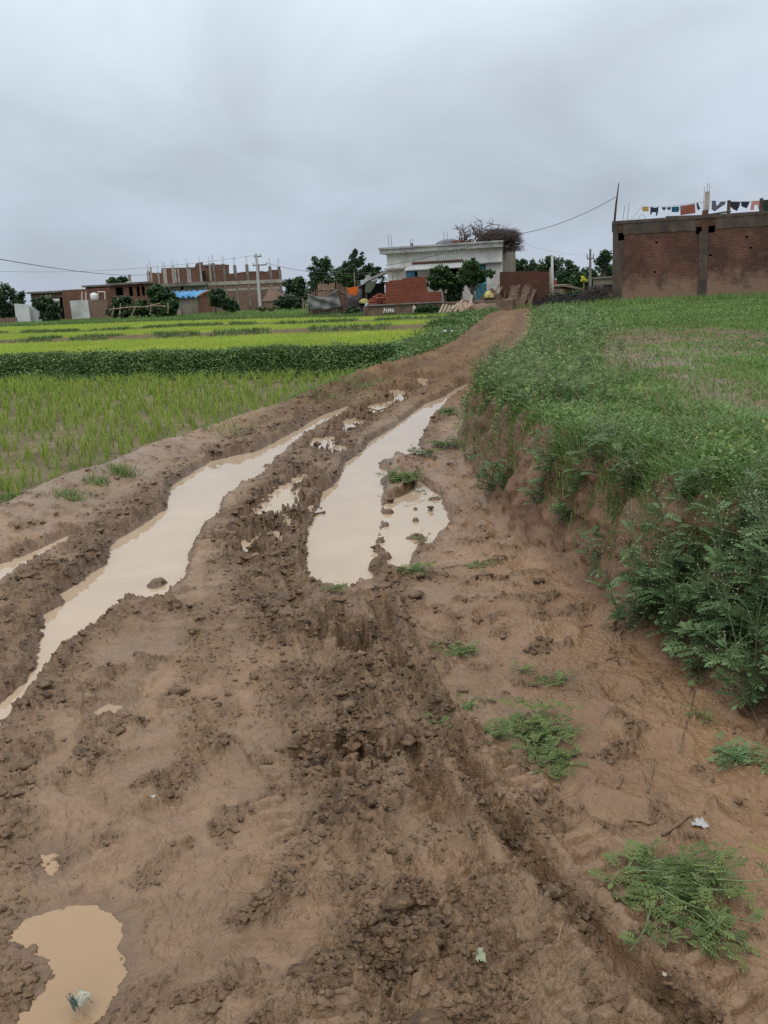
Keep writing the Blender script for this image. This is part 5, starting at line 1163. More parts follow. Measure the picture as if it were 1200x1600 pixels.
pl = [FB.loc(*p) for p in prof]; pl[0] = (pl[0][0], zp - 0.02); pl[-1] = (pl[-1][0], zp - 0.02)
rw.prism(pl, 0, 0.23); on(FB, rw, 'red_brick_wall', BR_NEW, 'stepped wall of fresh bright red bricks before the white house', 'wall')
FW = Frame(782, 478, 49.5, -6); q = [FW.loc(*p) for p in ((781, 484), (781, 425), (800, 424.5), (830, 423), (846, 424.5), (857.5, 424.5), (857.5, 481))]; q[0] = (q[0][0], 0.2); q[-1] = (q[-1][0], 0.2)
m = MB(); m.prism(q, 0, 0.25); on(FW, m, 'brown_brick_wall', BR_OLD, 'dark brown freestanding brick wall right of the white house', 'wall')
def bundle(px0, py0, px1, py1, lab, n, w_, seed, F_=FW, y0=-0.9, y1=-0.12, mat=STRAW, rad_=0.016, name='stalk_bundle'):
    rg = np.random.default_rng(seed); a, b_ = F_.loc(px0, py0, y0), F_.loc(px1, py1, y1); m = MB()
    for i in range(n):
        o0, o1 = rg.normal(0, w_ * .5), rg.normal(0, w_ * .55); l_ = rg.uniform(.75, 1.08)
        p0 = np.array([a[0] + o0 * 1.2, y0 + rg.normal(0, .08), a[1]]); p1 = np.array([b_[0] + o1, y1 - abs(rg.normal(0, .05)), b_[1]]); p1 = p0 + (p1 - p0) * l_
        m.tube([p0, (p0 + p1) / 2 + rg.normal(0, .03, 3), p1], [rad_, rad_, rad_ * .5], 4, False)
    return on(F_, m, name, mat, lab, 'bundle')
bundle(795, 484, 806, 447, 'left bundle of dry stalks leaning on the brown brick wall', 90, 0.26, 31)
bundle(812, 485, 823, 447, 'middle bundle of dry stalks leaning on the brown brick wall', 90, 0.20, 32)
bundle(824, 482, 836, 452, 'thin right bundle of dry stalks leaning on the brown brick wall', 40, 0.12, 33)
for i, (a, b_, lab) in enumerate([((761, 486), (780, 444), 'longest grey plank leaning on the end of the brown brick wall'), ((768, 485), (784, 448), 'second grey plank leaning beside the longest plank'), ((765, 483), (800, 478), 'plank lying flat at the foot of the brown brick wall'), ((774, 480), (780, 468), 'short pale plank propped before the leaning planks')]):
    p0, p1 = FW.loc(*a, -0.9), FW.loc(*b_, -0.15); m = MB(); m.tube([(p0[0], -0.9, p0[1]), (p1[0], -0.15 if i != 2 else -0.85, p1[1])], 0.055, 4); on(FW, m, 'wooden_plank', WOOD, lab, 'plank', 'planks by the brown brick wall')
for i, (a, b_) in enumerate([((686, 490), (693, 476)), ((691, 491), (698, 477)), ((697, 491), (703, 478)), ((702, 490), (708, 478)), ((706, 484), (716, 474)), ((710, 488), (722, 470)), ((716, 490), (720, 480)), ((722, 487), (734, 476)), ((727, 490), (736, 468)), ((731, 488), (738, 462))]):
    p0, p1 = FP.loc(*a, -0.8), FP.loc(*b_, -0.1); m = MB(); m.tube([(p0[0], -0.8, p0[1]), (p1[0], -0.1, p1[1])], [0.07, 0.06], 6); on(FP, m, 'timber_log', simple('split_timber', (0.30, 0.24, 0.175), 0.9, 0.35, 8, 0.4) if i == 0 else bpy.data.materials['split_timber'], 'short split log stacked upright between plinth wall and rubble mound', 'log', 'split logs by the plinth wall')
p = FP.world(FP.loc(752, 486)[0], 0.3, 0.3); blob('earth_mound', 'bare earth mound beside the leaning planks before the white house', 'mound', p[0], p[1], 0.25, 1.15, 0.8, FP.loc(752, 474)[1] - 0.25, MUDW, 8, 0.25)
p = FP.world(FP.loc(731, 487)[0], -0.5, 0.3); blob('scrap_pile', 'pinkish pile of broken boards and sacking near the split logs', 'scrap', p[0], p[1], 0.32, 0.42, 0.35, 0.5, simple('pinkish_scrap', (0.36, 0.25, 0.19), 0.9, 0.35, 5, 0.5, (0.2, 0.13, 0.09)), 9, 0.9)
p = FP.world(FP.loc(762, 463)[0], 1.0, 0.3); zz = FP.loc(762, 464, 1.0)[1]
blob('yellow_sack', 'yellow plastic sack lying on the heap beside the white house', 'sack', p[0], p[1], zz, 0.25, 0.25, 0.28, simple('yellow_plastic', (0.40, 0.34, 0.11), 0.5, 0.15, 9), 10, 0.4)
p = FP.world(FP.loc(766, 470)[0], 1.3, 0.3); blob('leaf_litter_heap', 'brown heap of leaves and dung behind the yellow sack', 'heap', p[0], p[1], 0.5, 0.6, 0.5, FP.loc(766, 455, 1.3)[1] - 0.5, simple('dung_heap', (0.095, 0.065, 0.042), 0.95, 0.4, 8, 0.6), 11, 0.35)

# ------------------------------------------------------------------ shelters left of the house
FT_ = Frame(485, 492, 55, 4); zg = 0.36
tp = thing('tarp_shelter', 'makeshift hut screened by a sagging grey tarpaulin', 'shelter', (FT_.o[0], FT_.o[1], 0), FT_.th)
lt, rtp = FT_.loc(481, 458), FT_.loc(526, 452); lb, rb_ = FT_.loc(481.5, 486), FT_.loc(534, 481)
vs = []; nx, nz = 22, 10
for j in range(nz + 1):
    for i in range(nx + 1):
        f_, g_ = i / nx, j / nz; sag = 0.33 * math.sin(math.pi * min(1, f_ * 1.02)) * (1 - g_)
        x_ = (lt[0] + (rtp[0] - lt[0]) * f_) * (1 - g_) + (lb[0] + (rb_[0] - lb[0]) * f_) * g_; z_ = (lt[1] + (rtp[1] - lt[1]) * f_ - sag) * (1 - g_) + (lb[1] + (rb_[1] - lb[1]) * f_) * g_
        fold = 0.05 * math.sin(f_ * 17 + g_ * 4) * (0.3 + g_) + 0.06 * math.sin((f_ - g_) * 9) + 0.10 * math.sin(math.pi * f_)
        vs.append((x_, -0.1 - fold, z_))
m = MB(); m.add(vs, [(j * (nx + 1) + i, j * (nx + 1) + i + 1, (j + 1) * (nx + 1) + i + 1, (j + 1) * (nx + 1) + i) for j in range(nz) for i in range(nx)])
o = m.build('tarpaulin', simple('grey_tarpaulin', (0.155, 0.158, 0.150), 0.65, 0.12, 2, 0.2, (0.11, 0.105, 0.095)), tp, True); md = o.modifiers.new('thick', 'SOLIDIFY'); md.thickness = 0.012
for a, yt in ((481, 455), (527, 450), (534, 478)):
    l, z = FT_.loc(a, yt); m = MB(); m.tube([(l, 0, zg - .2), (l, 0, z)], 0.05, 6); m.build('post', WOOD_D, tp)
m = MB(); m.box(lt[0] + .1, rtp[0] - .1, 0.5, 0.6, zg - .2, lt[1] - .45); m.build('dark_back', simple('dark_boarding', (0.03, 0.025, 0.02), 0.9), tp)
m = MB(); l, z = FT_.loc(500, 490); m.box(l, l + 1.2, -0.05, 0.02, zg - .2, zg + 0.35, jit=.03); m.build('lower_boards', simple('mossy_board', (0.09, 0.085, 0.055), 0.9), tp)
def cane_fence(px0, px1, pyt0, pyt1, pyb, lab, mat, seed, F_=FT_, y_=0.3, n=60, rad_=0.022):
    rg = np.random.default_rng(seed); r_ = thing('cane_fence', lab, 'fence', (F_.o[0], F_.o[1], 0), F_.th); m = MB()
    for i in range(n):
        f_ = i / n; t_ = F_.loc(px0 + (px1 - px0) * f_, pyt0 + (pyt1 - pyt0) * f_ + rg.normal(0, 2.0), y_); bq = F_.loc(px0 + (px1 - px0) * f_ + rg.normal(0, .6), pyb, y_)
        m.tube([(bq[0], y_, zg - .2), (t_[0], y_ + rg.normal(0, .03), t_[1])], rad_, 4, False)
    m.build('canes', mat, r_, uv=False)
    a, b_ = F_.loc(px0, pyt0 + 8, y_ - .05), F_.loc(px1, pyt1 + 8, y_ - .05); m = MB(); m.tube([(a[0], y_ - .06, a[1]), (b_[0], y_ - .06, b_[1])], 0.03, 5); m.build('rail', WOOD, r_)
    return r_
CANE = simple('pale_cane', (0.30, 0.21, 0.145), 0.9, 0.35, 10, 0.3); CANE_R = simple('reddish_stick', (0.185, 0.105, 0.075), 0.9, 0.35, 10, 0.3)
cane_fence(497, 523, 445, 444, 470, 'pale cane screen rising behind the grey tarpaulin', CANE, 1)
cane_fence(526, 548, 444, 455, 487, 'reddish stick fence between tarpaulin and orange cloth', CANE_R, 2, y_=0.0)
cane_fence(486, 497, 457, 456, 465, 'short patch of reddish sticks at the left end behind the tarpaulin', CANE_R, 3, y_=0.45, n=24)
a = [FT_.loc(*p, -0.2) for p in ((543, 450), (559, 447), (560, 459), (556, 462), (551, 463.5), (545, 461))]; vs = []
m = MB(); m.prism(a, -0.22, -0.19); on(FT_, m, 'orange_cloth', cloth('orange_sheet', (0.62, 0.13, 0.018)), 'bright orange cloth hung on a line beside the stick fence', 'cloth')
for a, yt, yb, lab in ((542, 448, 478, 'bamboo prop carrying the left end of the orange cloth'), (560, 445, 472, 'bamboo prop carrying the right end of the orange cloth'), (553.5, 425, 470, 'tall thin pale post rising behind the orange cloth'), (571.5, 442, 471, 'slender pole propping the green tarp of the lean-to')):
    p0, p1 = FT_.loc(a + 1, yb, -.1), FT_.loc(a, yt, -.1); m = MB(); m.tube([(p0[0], -.1, 0.2), (p1[0], -.1, p1[1])], 0.03, 5); on(FT_, m, 'bamboo_post', CANE, lab, 'post')
lean = thing('lean_to', 'dark lean-to shed with sloping sheet roof left of the white house', 'shed', (FT_.o[0], FT_.o[1], 0), FT_.th)
q0, q1, q2, q3 = FT_.loc(561, 446, -.3), FT_.loc(605, 425.5, -.3), FT_.loc(606, 421, 1.8), FT_.loc(566, 440, 1.8)
m = MB(); m.add([(q0[0], -.3, q0[1]), (q1[0], -.3, q1[1]), (q2[0], 1.8, q2[1]), (q3[0], 1.8, q3[1])] + [(q0[0], -.3, q0[1] - .08), (q1[0], -.3, q1[1] - .08), (q2[0], 1.8, q2[1] - .08), (q3[0], 1.8, q3[1] - .08)], [(0, 1, 2, 3), (7, 6, 5, 4), (0, 4, 5, 1), (1, 5, 6, 2), (2, 6, 7, 3), (3, 7, 4, 0)]); m.build('roof', simple('dark_sheet_roof', (0.055, 0.048, 0.042), 0.7, 0.3, 3, 0.2, (0.14, 0.11, 0.085)), lean)
pk = [FT_.loc(*p, -.35) for p in ((563, 440), (574, 433), (575, 438), (565, 446))]; m = MB(); m.prism(pk, -.38, -.33); m.build('roof_sheet', simple('pale_sheet', (0.42, 0.46, 0.48), 0.5), lean)
a, b_ = FT_.loc(562, 470), FT_.loc(604, 470); m = MB(); m.box(a[0], b_[0], 1.0, 1.1, 0.2, FT_.loc(575, 443)[1]); m.build('back_wall', simple('near_black_wall', (0.02, 0.02, 0.022), 0.9), lean)  # back wall coloured near black all over
vs = []; cr_ = [(571, 443), (591, 436), (584, 450), (578, 457.5), (570, 456)]
a = [FT_.loc(*p, -.4) for p in cr_]; m = MB(); m.prism(a, -.43, -.39); m.build('green_tarp', simple('olive_tarp', (0.10, 0.125, 0.085), 0.8, 0.2, 3), lean)
l, z = FT_.loc(575, 430, -.2); m = MB(); m.box(l - .12, l + .12, -.25, 0, FT_.loc(580, 436)[1] - .02, z, jit=.03); m.build('roof_weight', simple('roof_stone', (0.4, 0.38, 0.35), 0.9), lean)
p = FT_.world(FT_.loc(568, 470)[0], -0.6, 0); blob('yellow_sack', 'yellow sack lying under the lean-to near the path', 'sack', p[0], p[1], FT_.loc(568, 473, -.6)[1], .30, .22, .22, bpy.data.materials['yellow_plastic'], 14, .4)
p = FT_.world(FT_.loc(556, 466)[0], -0.2, 0); blob('dark_junk_heap', 'dark heap of junk below the orange cloth', 'junk', p[0], p[1], 0.4, .55, .4, FT_.loc(556, 460)[1] - .4, simple('dark_junk', (0.05, 0.04, 0.045), .8, .4, 5, .4, (0.14, 0.10, 0.10)), 15, .9)
p = FT_.world(FT_.loc(572, 474)[0], -0.9, 0); blob('blue_bag', 'small pale blue plastic bag beside the yellow sack under the lean-to', 'bag', p[0], p[1], FT_.loc(572, 478, -.9)[1], .14, .14, .16, simple('pale_blue_plastic', (0.30, 0.45, 0.55), .4), 16, .4)
def brick_heap(cx_, cy_, z_, w_, d_, h_, n, mat, lab, seed, name='brick_heap', size=(.23, .11, .075)):
    rg = np.random.default_rng(seed); m = MB()
    for i in range(n):
        a = rg.random(); x_ = rg.uniform(-.5, .5) * w_; y_ = rg.uniform(-.5, .5) * d_; hz = h_ * (1 - (2 * x_ / w_) ** 2 * .8) * rg.random(); rot = Matrix.Rotation(rg.uniform(0, 6.3), 3, 'Z') @ Matrix.Rotation(rg.normal(0, .5), 3, 'X')
        m.box(-size[0] / 2, size[0] / 2, -size[1] / 2, size[1] / 2, -size[2] / 2, size[2] / 2, rot, (x_, y_, hz + .03), .006)
    o = m.build(name, mat, None, False, (cx_, cy_, z_)); return setprops(o, lab, 'heap')
p = FT_.world(FT_.loc(590, 472)[0], -1.6, 0); brick_heap(p[0], p[1], FT_.loc(590, 477, -1.6)[1], 1.2, 0.8, 0.6, 110, simple('loose_red_brick', (0.26, 0.075, 0.045), .9, .3, 6), 'tumbled red brick heap beside the end of the fresh brick wall', 17)
p = hit(573, 489); brick_heap(p[0], p[1], p[2] + .05, 1.3, 1.2, 0.5, 70, simple('pale_rubble', (0.46, 0.38, 0.29), .9, .25, 7), 'pale broken rubble spilling down at the left end of the plinth wall', 18, 'rubble_heap', (.3, .2, .1))
p = hit(490, 492); m = MB(); m.tube([(-.5, 0, .05), (0.0, -.1, .16), (.3, 0, .3), (.7, -.15, .08)], [.06, .07, .06, .03], 6); m.tube([(.15, 0, .2), (.7, .1, .0)], .04, 5); o = m.build('dead_log', simple('bleached_log', (0.30, 0.24, 0.19), .9, .3, 9), None, True, p); setprops(o, 'bleached forked log lying in front of the grey tarpaulin', 'log')
p = hit(532, 494); m = MB(); m.box(-.25, .25, -.1, .1, 0, .12, jit=.03); o = m.build('white_stone', simple('white_stone', (0.5, 0.47, 0.42), .9), None, False, p); setprops(o, 'small flat white stone on the field edge right of the tarpaulin', 'stone')

# ------------------------------------------------------------------ left village: unfinished two storey building
F = Frame(329, 488, 88, 30.0); zb = 0.2      # right wing, receding
L_, _ = F.loc(441, 445)
ub = thing('unfinished_building', 'two storey unfinished brick building with bare columns and rebar', 'building', (F.o[0], F.o[1], 0), F.th)
zsl = F.loc(331, 440.5)[1]; zb2 = F.loc(331, 446)[1]; z1 = F.loc(331, 425)[1]
m = MB(); m.box(0, L_, 0, 9, zb, zb2 - .01); m.build('ground_floor_wall', BR_PALE, ub)
m = MB(); m.box(-0.05, L_ + .05, -0.06, 9.05, zb2, zsl); m.build('floor_slab', CONC_L, ub)
zpar = z1 + 0.0
m = MB(); par = [(0, zsl + .005)]
prof = [(333, 413), (358, 413.5), (358, 427), (366, 428.5), (404, 428.5), (417, 428), (421, 421.5), (441, 421.5)]
pp = [F.loc(*p) for p in prof]; top_ = [(0, pp[0][1])] + [(max(0.01, min(L_, a)), c) for a, c in pp]; top_[-1] = (L_, top_[-1][1])
poly = [(0, zsl + .005), (L_, zsl + .005)] + top_[::-1]; m.prism(poly, 0.02, 0.27); m.build('upper_wall', BR_MID, ub)
m = MB(); a, b_ = F.loc(353, 413.5)[0], F.loc(358, 413.5)[0]; m.box(0.3, b_, 0.28, 5, zsl, pp[0][1] - .05); m.box(L_ - 4, L_ - .1, 0.28, 5, zsl, top_[-1][1] - .1); m.build('rear_rooms', BR_MID, ub)
m = MB(); a, b_ = F.loc(396, 424)[0], F.loc(421, 424)[0]; zz = F.loc(410, 422.5)[1]; m.box(a, b_, 1.5, 4, zz - .15, zz); m.build('rear_slab', CONC, ub)
cols = [(333, 411), (349, 412), (367, 414), (386, 413), (403, 413), (422, 416), (437, 417)]
for px, py in cols:
    a, z = F.loc(px, py); a = min(a, L_ - .2); m = MB(); m.box(a - .11, a + .11, -.03, .0, zb, zsl - .001); m.box(a - .12, a + .12, -.02, .20, zsl + .001, max(z, zsl + 1)); c_ = m.build('column', CONC, ub)
    for dx_ in (-.08, .09):
        z2 = F.loc(px, py - 13, .1)[1]; m = MB(); m.tube([(a + dx_, .1, z - .1), (a + dx_ * .7, .1, z2)], .014, 4); m.build('rebar', RUST, c_)
m = MB(); zz = F.loc(380, 452)[1]; m.box(0, L_, -.025, -.001, zz - .09, zz + .09); m.build('plinth_line', CONC_L, ub)
a, z = F.loc(425, 472); m = MB(); m.add([(a - 1.5, -.9, 1.35), (a + 1.5, -.9, 1.35), (a, -.1, 2.9), (a - 1.5, -.85, 1.25), (a + 1.5, -.85, 1.25)], [(0, 1, 2), (3, 4, 1, 0)]); m.box(a - 1.3, a + 1.3, -.8, -.1, zb, 1.25); m.build('lean_roof', BR_PALE, ub)
# left wing, facing the viewer
F2 = Frame(329, 488, 88, -2.0); xl, _ = F2.loc(228, 450)
lwg = thing('plastered_wing', 'grey plastered wing with deep slab edge and brick upper rooms', 'building', (F2.o[0], F2.o[1], 0), F2.th)
zt0 = F2.loc(300, 441)[1]; zt1 = F2.loc(300, 446.5)[1]
m = MB(); m.holes(xl, -0.1, zb, zt1 - .01, 0.0, 0.25, [(F2.loc(282, 449)[0], F2.loc(286.5, 449)[0], F2.loc(284, 453)[1], F2.loc(284, 447.5)[1])]); m.build('front_wall', PLAST_G, lwg)
m = MB(); m.box(xl + .1, -.2, .5, 6, zb, zt1 - .05); m.build('dark_inside', DARKV, lwg)
m = MB(); m.box(xl - .3, -0.02, -.9, 8, zt1, zt0); m.build('slab', CONC, lwg)
up_prof = [(229, 425), (232, 424), (236, 426), (252, 426.5), (252, 419), (304, 417.5), (306, 412), (313, 409.5), (316, 410), (316, 423), (327, 423)]
pp = [F2.loc(*p, -.3) for p in up_prof]; m = MB(); m.prism([(pp[0][0], zt0 + .01), (-.05, zt0 + .01)] + [(-.05, pp[-1][1])] + pp[::-1][1:], -.3, -.05); m.build('upper_wall', BR_MID, lwg)
m = MB(); a, b_ = F2.loc(316.5, 430, -.33)[0], F2.loc(321, 430, -.33)[0]; m.box(a, b_, -.33, -.301, zt0 + .02, F2.loc(318, 423.2, -.3)[1]); m.build('doorway_shade_panel', DARKV, lwg)  # flat black panel instead of a recess, doorway shade put into colour
for px, py in [(231, 422), (235, 418), (247, 425), (255, 418.5), (258, 419.5), (269, 416), (273, 420), (278, 420), (292, 413.5), (296, 420), (312, 410), (327, 411)]:
    a, z = F2.loc(px, py, -.36); m = MB(); m.box(a - .085, a + .085, -.36, -.302, zt0 + .01, z); c_ = m.build('column', CONC_L, lwg)
    z2 = F2.loc(px, py - 10, -.3)[1]; m = MB(); m.tube([(a, -.33, z - .1), (a - .05, -.33, z2)], .014, 4); m.build('rebar', RUST, c_)
a, b_ = F2.loc(316, 414.5, 0)[0], F2.loc(328, 414, 0)[0]; zz = F2.loc(322, 414, 0)[1]; m = MB(); m.box(a, b_, 0, 2.5, zz - .1, zz + .02); m.build('roof_slab', CONC, lwg)
# blue tarp shed
F3 = Frame(258, 490, 80, 3); bs = thing('blue_roof_shed', 'brick cowshed with a pleated blue tarpaulin roof', 'shed', (F3.o[0], F3.o[1], 0), F3.th)
A_, B_ = F3.loc(245, 464, 0), F3.loc(309, 464, 0); zr1 = F3.loc(290, 455, 3)[1]; zr0 = F3.loc(280, 464.5, 0)[1]
xr = F3.loc(331, 470)[0]; vs = []; n = 80
for i in range(n + 1):
    f_ = i / n; zz = .09 * math.sin(f_ * 2 * math.pi * 8) + .05 * math.sin(f_ * 31 + 1)
    x0, x1 = A_[0] + (B_[0] - A_[0]) * f_, F3.loc(258, 455, 3)[0] + (F3.loc(328, 455, 3)[0] - F3.loc(258, 455, 3)[0]) * f_
    vs += [(x0, -.3, zr0 + zz), (x1, 3, zr1 + zz * .5), (x0, -.3, zr0 + zz - .05), (x1, 3, zr1 + zz * .5 - .05)]
m = MB(); m.add(vs, [f for i in range(n) for f in ((4 * i, 4 * i + 4, 4 * i + 5, 4 * i + 1), (4 * i + 2, 4 * i + 3, 4 * i + 7, 4 * i + 6), (4 * i, 4 * i + 2, 4 * i + 6, 4 * i + 4))]); m.build('roof', simple('blue_tarpaulin', (0.06, 0.24, 0.46), .5, .3, 1.4, .15, (0.03, 0.09, 0.17)), bs, True)
m = MB(); m.box(F3.loc(272, 470)[0], B_[0], 0, .2, zb, zr0 - .06); m.build('front_wall', simple('daubed_wall', (0.25, 0.215, 0.175), .95, .25, 2, .3, (0.15, 0.12, 0.095)), bs)
g = [F3.loc(*p, 0) for p in ((309, 492), (309, 463.5), (321, 456), (331, 457), (332, 490))]; g[0] = (g[0][0], zb); g[-1] = (g[-1][0], zb); m = MB(); m.prism(g, -.02, .2); m.build('gable_wall', BR_MID, bs)
m = MB(); q0, q1 = F3.loc(308, 463, -.2), F3.loc(331, 454.5, -.2); m.tube([(q0[0], -.2, q0[1]), (F3.loc(322, 455.5)[0], -.2, F3.loc(322, 455.5)[1]), (q1[0], -.2, q1[1])], .07, 5); m.build('verge_pole', CANE, bs)
l, z = F3.loc(276, 484, -.4); m = MB(); m.box(l - .35, l + .35, -.5, -.35, zb, F3.loc(276, 473.5)[1], jit=.05); o = on(F3, m, 'mud_pillar', simple('cream_daub', (0.34, 0.28, 0.215), .95, .25, 3), 'cream mud pillar at the front corner of the blue roofed shed', 'pillar')
# brick houses further left
def house(px, py, Y, deg, name, label, pxr, pyt, mat, depth=6, cat='house', slab=True, doors=(), trim=None):
    F_ = Frame(px, py, Y, deg); h = thing(name, label, cat, (F_.o[0], F_.o[1], 0), F_.th); w_ = F_.loc(pxr, pyt)[0]; z_ = F_.loc(px, pyt)[1]
    hs_ = [(F_.loc(a, 470)[0], F_.loc(b_, 470)[0], F_.loc(a, c)[1], F_.loc(a, d)[1]) for a, b_, c, d in doors]
    m = MB(); m.holes(0, w_, 0.1, z_ - (.18 if slab else 0), 0, .25, hs_); m.build('front_wall', mat, h)
    m = MB(); m.box(0, .25, .26, depth, .1, z_ - .19); m.box(w_ - .25, w_, .26, depth, .1, z_ - .19); m.build('side_walls', mat, h)
    if slab: m = MB(); m.box(-.25, w_ + .25, -.35, depth + .2, z_ - .18, z_); m.build('roof', CONC, h)
    m = MB(); m.box(.3, w_ - .3, 1.2, 1.3, .1, z_ - .2); m.build('dark_room', DARKV, h)
    return F_, h, w_, z_
_, h_, _, _ = house(177, 492, 86, -3, 'brick_house', 'brick house with three dark doorways between water tank and grey wing', 229, 442.5, BR_MID, doors=((182, 194, 462, 449), (203, 209, 463, 448), (215, 220, 463, 448), (223, 228, 462, 447)))
_, h_, _, _ = house(103, 498, 88, -2, 'brick_house', 'low red brick house behind the white water tank', 177, 453, BR_MID, slab=False)
_, h_, _, _ = house(136, 470, 94, -2, 'brick_house', 'small upper brick room with a slab ledge above the water tank house', 168, 446, BR_MID, doors=((139, 145, 452, 447.5),))
_, h_, _, _ = house(53, 498, 93, -2, 'brick_house', 'flat roofed brick house behind the dark tree at far left', 104, 456, BR_PALE, doors=((66, 98, 500, 466),))
FW2 = Frame(20, 506, 84, -2)
def panel_wall(poly, y0, y1, mat, lab, name='boundary_wall'):
    a = [FW2.loc(*p, y0) for p in poly]; m = MB(); m.prism(a, y0, y1); return on(FW2, m, name, mat, lab, 'wall')
panel_wall([(26, 507), (22, 474.5), (43.5, 475.5), (48, 506)], 0, .2, WHITEW, 'tall whitewashed wall panel at far left beside the brick wall')
panel_wall([(49, 506), (44.5, 478), (62, 481), (68, 503)], .6, .8, PLAST_G, 'greyer lower wall panel behind the leafy shrub at far left')
panel_wall([(113, 499), (109, 470), (137, 468.5), (141, 497)], 0, .2, WHITEW, 'whitewashed wall panel below the white water tank')
panel_wall([(142, 498), (138, 469), (167, 468), (168, 497)], .05, .25, BR_PALE, 'brick wall panel right of the whitewashed panel under the tank')
panel_wall([(-40, 512), (-40, 499), (25, 496), (26, 508)], -.6, -.4, BR_PALE, 'low brick wall running out of the left border')
panel_wall([(66, 470), (66, 467), (92, 466.5), (92, 478), (70, 480)], 2.0, 2.2, WHITEW, 'pale wall seen under the roof of the far left brick house')
# water tank
l, z = FW2.loc(147.5, 469, .6); wt = thing('water_tank', 'white cylindrical water tank standing on a wall', 'water tank', FW2.world(l, .6, FW2.loc(147.5, 469, .6)[1])); wr_ = .33
m = MB(); zt_ = FW2.loc(147.5, 458, .6)[1] - z; m.tube([(0, 0, -.15), (0, 0, zt_ * .8), (0, 0, zt_ * .93), (0, 0, zt_)], [wr_, wr_, wr_ * .9, wr_ * .45], 18); m.build('tank_body', simple('white_plastic', (0.72, 0.72, 0.72), .4, .05, 4), wt, True)
m = MB(); m.tube([(0, 0, zt_), (0, 0, zt_ + .07)], wr_ * .36, 12); m.build('lid', simple('white_lid', (0.6, 0.6, 0.6), .5), wt)
fr = thing('pipe_frame', 'white pipe frame around the brick patch right of the water tank', 'frame', FW2.world(0, 0, 0) * np.array([1, 1, 0]), FW2.th)
for a, b_ in (((153, 468), (153, 456)), ((153, 456), (164, 456)), ((164, 456), (164, 468)), ((134, 470), (134, 456)), ((128, 470), (128, 456))):
    p0, p1 = FW2.loc(*a, .4), FW2.loc(*b_, .4); m = MB(); m.tube([(p0[0], .4, p0[1]), (p1[0], .4, p1[1])], .04, 5); m.build('pipe', PAINTW, fr)
# white bin on roof and chimney column over the brick house
F4 = Frame(177, 492, 86, -3); l, z = F4.loc(202, 429, .5); m = MB(); m.box(l - .1, l + .1, .4, .6, F4.loc(202, 443)[1], z); c_ = on(F4, m, 'roof_column', CONC, 'lone concrete column standing on the flat brick house roof', 'column')
l, z = F4.loc(201, 440, .2); m = MB(); m.tube([(l, .2, F4.loc(201, 443)[1]), (l, .2, z)], [.22, .24], 14); on(F4, m, 'roof_basin', simple('white_basin', (0.7, 0.7, 0.7), .5), 'small white basin beside the lone column on the flat roof', 'basin')

# ------------------------------------------------------------------ poles and wires
def wire(pts, lab, rad_=0.012):
    m = MB(); m.tube([tuple(p) for p in pts], rad_, 4, False); o = m.build('overhead_wire', simple('black_wire', (0.02, 0.02, 0.022), .6) if 'black_wire' not in bpy.data.materials else bpy.data.materials['black_wire'], None, False, uv=False); return setprops(o, lab, 'wire')
def sag(p, q, s, n=14): return [p + (q - p) * t_ - np.array([0, 0, 4 * s * t_ * (1 - t_)]) for t_ in np.linspace(0, 1, n)]
p0 = aty(407, 487, 78); z0 = gz(p0); pt = aty(401, 396, 78)
ep = thing('electric_pole', 'pale concrete electric pole with crossarms before the unfinished building', 'electric pole', (p0[0], p0[1], 0))
m = MB(); m.tube([(0, 0, 0), (0, 0, pt[2])], [.14, .085], 8); m.build('pole_shaft', POLE, ep)
for dz, w_ in ((.25, .45), (.95, .85)):
    m = MB(); m.box(-w_ * .4, w_, -.05, .05, pt[2] - dz - .05, pt[2] - dz + .05); m.build('crossarm', POLE_D, ep)
for dz, xx in ((.25, .4), (.95, .8), (.95, -.3)): m = MB(); m.tube([(xx, 0, pt[2] - dz), (xx, 0, pt[2] - dz + .22)], [.05, .03], 6); m.build('insulator', CONC_L, ep)
p1 = aty(922, 460, 70); pt1 = aty(923.5, 389, 70)
e2 = thing('electric_pole', 'dark electric pole with three insulators left of the brick building', 'electric pole', (p1[0], p1[1], 0))
m = MB(); m.tube([(0, 0, 0), (0, 0, pt1[2])], [.14, .08], 8); m.build('pole_shaft', POLE_D, e2); m = MB(); m.box(-.25, .25, -.05, .05, pt1[2] - .75, pt1[2] - .65); m.build('crossarm', POLE_D, e2)
for xx in (-.22, .22): m = MB(); m.tube([(xx, 0, pt1[2] - .65), (xx * 1.2, 0, pt1[2] - .35)], [.05, .03], 6); m.build('insulator', POLE_D, e2)
p2 = aty(863, 462, 58); pt2 = aty(864, 398, 58); m = MB(); m.tube([(0, 0, 0), (0, 0, pt2[2])], [.12, .075], 8); o = m.build('concrete_pole', POLE, None, True, (p2[0], p2[1], 0)); setprops(o, 'pale concrete pole rising beside the end of the brown brick wall', 'pole')
p3 = aty(859, 470, 53); pt3 = aty(859, 418, 53); m = MB(); m.tube([(0, 0, 0), (.03, 0, pt3[2])], [.06, .05], 6); o = m.build('wooden_post', WOOD, None, True, (p3[0], p3[1], 0)); setprops(o, 'thin grey wooden post just left of the pale concrete pole', 'post')
p4 = aty(866, 455, 56); q4 = [aty(*c, 56) - np.array([p4[0], p4[1], 0]) for c in ((865, 438), (869.5, 438), (869.5, 444), (865, 445))]; m = MB(); m.prism([(q[0], q[2]) for q in q4], -.02, .02); o = m.build('red_cloth', cloth('red_rag', (0.38, 0.06, 0.05)), None, False, (p4[0], p4[1], 0)); setprops(o, 'small red rag hanging beside the pale concrete pole', 'cloth')
